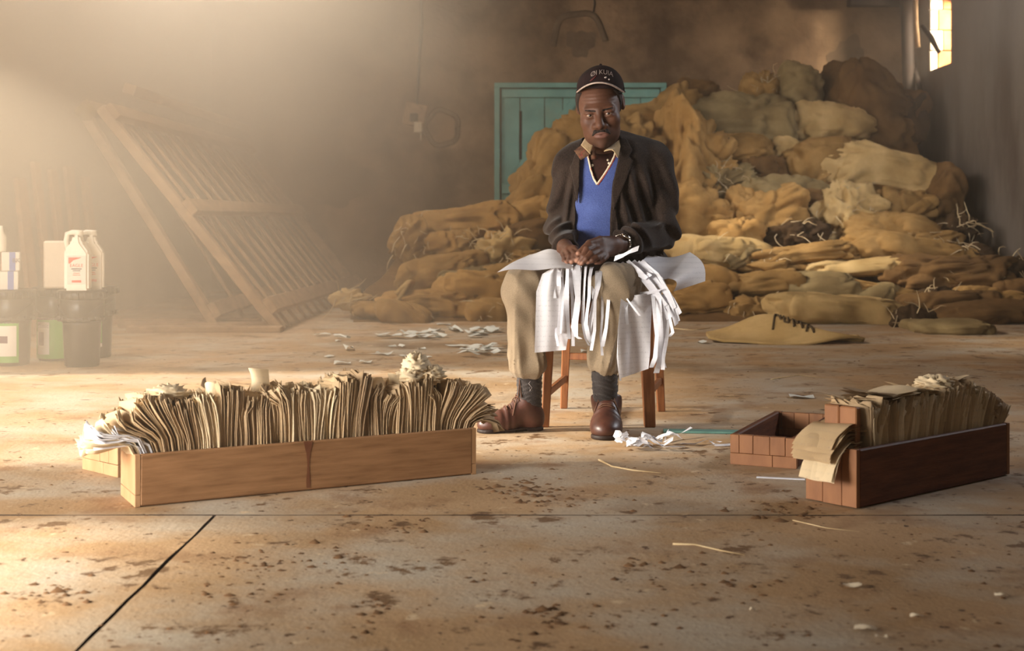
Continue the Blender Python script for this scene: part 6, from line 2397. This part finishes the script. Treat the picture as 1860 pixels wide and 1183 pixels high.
make_sock(Vector((ankR.x, ankR.y, .085)), W(961, 655, 4.46), .041, .045,
          [[(966, 686), (960, 694), (966, 702), (961, 709)], [(961, 702), (964, 708), (965, 713)], [(978, 716), (982, 720)]])
make_sock(Vector((ankL.x, ankL.y, .085)), W(1097, 655, 4.385), .041, .045,
          [[(1082, 688), (1088, 696), (1083, 703), (1088, 709), (1083, 716), (1086, 722)], [(1088, 693), (1082, 701), (1088, 707), (1082, 714)]])

# ---------------------------------------------------------------- wristwatch
wd = (wrL - elL).normalized()
wc = wrL - wd * .004
s1 = wd.orthogonal().normalized(); s2 = wd.cross(s1)
bm = bmesh.new()
R_ = .0325
for i in range(26):
    a = 2 * math.pi * i / 26
    p = wc + (s1 * math.cos(a) + s2 * math.sin(a)) * R_ + wd * (.006 * math.sin(a + 1.0))
    n_ = (s1 * math.cos(a) + s2 * math.sin(a))
    Mx = Matrix.Translation(p) @ Matrix((wd, n_.cross(wd), n_)).transposed().to_4x4()
    add_box(bm, (0, 0, 0), (.013, .0068, .0026), Mx, .0008)
me = bm_mesh('wristwatch', bm); me.transform(MINV)
watch = new_obj('wristwatch', me, man, M['steel'])
vdir = (Vector((0, 0, CAMH)) - wc); vdir = (vdir - wd * vdir.dot(wd)).normalized()
dc = wc + (vdir * .6 + Vector((0, 0, 1)) * .7).normalized() * (R_ + .001)
nn = (dc - wc).normalized()
Mx = Matrix.Translation(dc) @ nn.to_track_quat('Z', 'Y').to_matrix().to_4x4()
bm = bmesh.new(); lathe(bm, [(.0, -.004), (.0165, -.004), (.018, .0), (.0165, .004), (.0, .0045)], 24, Mx)
me = bm_mesh('watch_case', bm, True); me.transform(MINV); new_obj('watch_case', me, watch, M['steel'])
bm = bmesh.new(); lathe(bm, [(.0, .004), (.0135, .004), (.0135, .0056), (.0, .0058)], 24, Mx)
me = bm_mesh('watch_dial', bm, True); me.transform(MINV); new_obj('watch_dial', me, watch, M['iris'])

# ================================================================ SHEETS ON THE LAP
def sheet_from(name, fn, nu, nv, mat, label, cat='sheet', group=None, thick=.0004, loc=None):
    me_ = grid_mesh(name, fn, nu, nv)
    o = new_obj(name, me_, None, mat)
    tag(o, label, cat, group)
    return o


def lerp2(c, u, v):
    return c[0].lerp(c[1], u).lerp(c[3].lerp(c[2], u), v)


c = [W(903, 495, 4.24), W(1036, 490, 4.27), W(1048, 466, 4.36), W(962, 461, 4.52)]
sheet_from('paper_sheet', lambda u, v: lerp2(c, u, v) + Vector((0, 0, .016 * math.sin(math.pi * u) * (0.4 + v * .6) + .004 * math.sin(9 * u + 4 * v))), 20, 12, M['paper_white'],
           'white written sheet lying over the man\'s right knee with a sharp corner pointing left')
# curled sheet at the right: a curl that shows the written inside and the pale back
cA = [W(1150, 474, 4.45), W(1182, 462, 4.62), W(1252, 458, 4.55), W(1222, 528, 4.36)]
cB = [W(1252, 458, 4.55), W(1281, 510, 4.42), W(1222, 529, 4.35), W(1214, 500, 4.39)]


def curl_fn(u, v):
    # main written part up to the ridge, then the flap that curls down to the right
    r0, r1 = W(1214, 506, 4.38), W(1253, 458, 4.60)
    ridge = r0.lerp(r1, v)
    if u < 0.55:
        k_ = u / 0.55
        p = W(1158, 482, 4.42).lerp(W(1180, 461, 4.70), v).lerp(ridge, k_)
        return p - Vector((0, 0, .022 * math.sin(math.pi * k_) * (1 - .3 * v)))
    k_ = (u - 0.55) / 0.45
    p = ridge.lerp(W(1223, 530, 4.36).lerp(W(1281, 511, 4.44), v), k_)
    return p + Vector((.016 * math.sin(math.pi * k_), -.022 * math.sin(math.pi * k_), .010 * math.sin(math.pi * k_)))


sheet_from('paper_sheet', curl_fn, 40, 14, M['paper_white'], 'white written sheet curling up at the right of the man\'s lap')


def ribbon_obj(name, path, width, mat, parent=None, wv=(1, 0, 0), jit=0.0, seed=0, nsub=4):
    rn = random.Random(seed)
    pts = []
    for a, b in zip(path, path[1:]):
        for k_ in range(nsub): pts.append(a.lerp(b, k_ / nsub))
    pts.append(path[-1])
    V, F = [], []
    n_ = len(pts)
    ph = rn.uniform(0, 6)
    for i, p in enumerate(pts):
        t = i / (n_ - 1)
        ang_ = (0.5 * math.sin(ph + 4.2 * t) + 0.35 * math.sin(ph * 2 + 9 * t)) * min(1, t * 3 + .2) * jit
        w_ = Vector((math.cos(ang_), math.sin(ang_), 0)) if wv is None else Vector(wv)
        ww = width * (1 + .15 * math.sin(ph + 7 * t))
        V += [tuple(p - w_ * ww / 2), tuple(p + w_ * ww / 2)]
    for i in range(n_ - 1):
        F.append((2 * i, 2 * i + 1, 2 * i + 3, 2 * i + 2))
    o = new_obj(name, np_mesh(name, V, F), parent, mat)
    return o


# left hanging sheet: uncut part on the left, torn strips on the right
def SH(x, y, k=0.0): return W(x, y, 4.285 - k)


OFF1 = W(1040, 560, 4.29)
hang = empty('torn_sheet', OFF1)
tag(hang, 'white sheet torn into strips, hanging between the man\'s knees', 'sheet')


def hangfn(u, v):
    xl = [(1002, 488), (985, 498), (974, 530), (973, 570), (971, 641)]
    xr = [(1013, 486), (1022, 500), (1028, 540), (1034, 600), (1028, 636)]
    def al(p, t):
        t *= len(p) - 1; a = min(int(t), len(p) - 2); f = t - a
        return p[a][0] + (p[a + 1][0] - p[a][0]) * f, p[a][1] + (p[a + 1][1] - p[a][1]) * f
    a, b = al(xl, v), al(xr, v)
    x, y = a[0] + (b[0] - a[0]) * u, a[1] + (b[1] - a[1]) * u
    return W(x, y, 4.285 + .05 * max(0, .25 - v) - .012 * math.sin(3 * u + 2 * v) + .004 * math.sin(11 * u)) - OFF1


new_obj('uncut_part', grid_mesh('uncut_part', hangfn, 14, 20), hang, M['paper_white'])
ST = [  # x at top, y top, [(x,y)...], width px
 (1006, 490, [(1005, 505), (1006, 530), (1008, 542)], 7), (1018, 487, [(1015, 500), (1015, 520)], 8), (1021, 492, [(1022, 520), (1018, 545), (1016, 575), (1014, 608)], 6),
 (1024, 520, [(1021, 560), (1017, 606)], 6), (1010, 585, [(1010, 610), (1014, 629)], 5),
 (1031, 484, [(1030, 510), (1029, 550), (1032, 590), (1034, 616)], 8), (1038, 482, [(1037, 510), (1040, 545), (1041, 600), (1041, 629)], 7),
 (1042, 484, [(1044, 510), (1048, 540), (1044, 575), (1040, 595), (1046, 610), (1054, 616)], 8), (1050, 482, [(1050, 510), (1051, 545), (1047, 580), (1046, 612)], 8),
 (1054, 483, [(1052, 520), (1051, 555), (1047, 590)], 7), (1064, 485, [(1062, 510), (1060, 545), (1058, 585), (1063, 615), (1070, 628)], 5),
 (1074, 488, [(1071, 505), (1070, 540), (1066, 570), (1064, 590), (1069, 615), (1074, 624)], 7), (1077, 520, [(1079, 545), (1073, 575), (1077, 605), (1073, 637)], 7),
 (1085, 495, [(1084, 520), (1078, 555), (1072, 590), (1069, 608)], 8), (1091, 493, [(1088, 520), (1081, 545), (1080, 600), (1074, 637)], 6),
 (1096, 510, [(1094, 540), (1094, 575), (1091, 610), (1094, 646)], 5), (1106, 512, [(1105, 550), (1101, 595), (1094, 630)], 7),
]
for i, (x, y, pp, w_) in enumerate(ST):
    path = [SH(x + 1, y - 3, -.055), SH(x, y, -.02)] + [SH(a, b, .004 + .010 * ((i * 7) % 3)) for a, b in pp]
    o = ribbon_obj('strip', [p - OFF1 for p in path], w_ * 4.28 / FPX, M['paper_strip'], hang, None, 1.0, i)

# right hanging sheet
OFF2 = W(1170, 590, 4.31)
hang2 = empty('torn_sheet', OFF2)
tag(hang2, 'white written sheet half torn into strips, hanging over the stool at the right', 'sheet')


def hang2fn(x0, x1):
    def fn(u, v):
        xl = [(1128, 540), (1126, 560), (1122, 600), (1122, 640), (1126, 688)]
        xr = [(1184, 532), (1184, 560), (1182, 600), (1181, 640), (1178, 670)]
        def al(p, t):
            t *= len(p) - 1; a = min(int(t), len(p) - 2); f = t - a
            return p[a][0] + (p[a + 1][0] - p[a][0]) * f, p[a][1] + (p[a + 1][1] - p[a][1]) * f
        a, b = al(xl, v), al(xr, v)
        uu = x0 + (x1 - x0) * u
        x, y = a[0] + (b[0] - a[0]) * uu, a[1] + (b[1] - a[1]) * uu
        return W(x, y, 4.27 + .05 * uu + .05 * max(0, .2 - v) - .014 * math.sin(4 * uu + 2.5 * v) + .012 * math.sin(7 * uu - 3 * v)) - OFF2
    return fn


new_obj('uncut_part', grid_mesh('uncut_part', hang2fn(0, 1), 18, 18), hang2, M['paper_white'])
S2 = [(1130, 556, [(1124, 600), (1123, 650), (1127, 692)], 5, 0), (1186, 536, [(1189, 570), (1193, 610), (1190, 650), (1183, 668)], 8, .01), (1196, 532, [(1197, 570), (1198, 620), (1197, 660), (1192, 678)], 13, -.02),
      (1206, 540, [(1209, 580), (1206, 620), (1200, 650), (1206, 668)], 10, -.03), (1212, 548, [(1216, 575), (1222, 604), (1216, 612)], 6, 0), (1216, 560, [(1214, 590), (1211, 615), (1205, 650), (1204, 672)], 7, -.02),
      (1118, 511, [(1124, 530), (1131, 545), (1134, 560)], 6, 0), (1126, 520, [(1140, 545), (1162, 574)], 4, .02), (1140, 535, [(1136, 560), (1140, 590)], 7, .02)]
for i, (x, y, pp, w_, k_) in enumerate(S2):
    path = [W(x - 1, y - 5, 4.36), W(x, y, 4.32)] + [W(a, b, 4.29 - k_) for a, b in pp]
    ribbon_obj('strip', [p - OFF2 for p in path], w_ * 4.3 / FPX, M['paper_strip'], hang2, None, 1.0, 40 + i)

# strips lying over the thigh, fanning to the right
LAP = [((1150, 474), (1175, 500), (1205, 545), (1222, 575), 7), ((1158, 476), (1182, 496), (1214, 540), (1229, 590), 8), ((1165, 474), (1194, 498), (1222, 545), (1236, 570), 7),
       ((1172, 478), (1200, 508), (1224, 555), (1232, 585), 9), ((1128, 478), (1150, 492), (1170, 503), (1175, 506), 9), ((1140, 474), (1160, 492), (1185, 520), (1210, 555), 8),
       ((1160, 490), (1172, 494), (1178, 499), (1182, 502), 6), ((1182, 489), (1200, 510), (1214, 530), (1226, 560), 6), ((1145, 482), (1170, 512), (1196, 545), (1214, 580), 7),
       ((1120, 528), (1150, 534), (1180, 532), (1200, 528), 10), ((1185, 500), (1204, 525), (1216, 548), (1221, 572), 9)]
LAPO = []
for i, (a, b, c_, d_, w_) in enumerate(LAP):
    path = [W(*a, 4.40 - .012 * (i % 3)), W(*b, 4.345 - .01 * (i % 3)), W(*c_, 4.315), W(*d_, 4.31)]
    o = ribbon_obj('paper_strip', path, w_ * 4.33 / FPX, M['paper_strip'], None, (.75, -.2, .62), .6, 90 + i)
    LAPO.append((d_[0], o))
for k_, (_, o) in enumerate(sorted(LAPO, key=lambda z: z[0])):
    tag(o, 'torn white strip fanned over the man\'s left thigh, its free end %s from the left' % ORD[k_], 'paper strip', 'torn strips on the left thigh')
o = ribbon_obj('paper_strip', [W(1116, 470, 4.30), W(1132, 464, 4.28), W(1146, 456, 4.27), W(1160, 451, 4.27)], 9 * 4.28 / FPX, M['paper_strip'], None, (.25, 0, .95), 0, 3)
tag(o, 'crisp white strip sticking up from the man\'s left hand', 'paper strip')
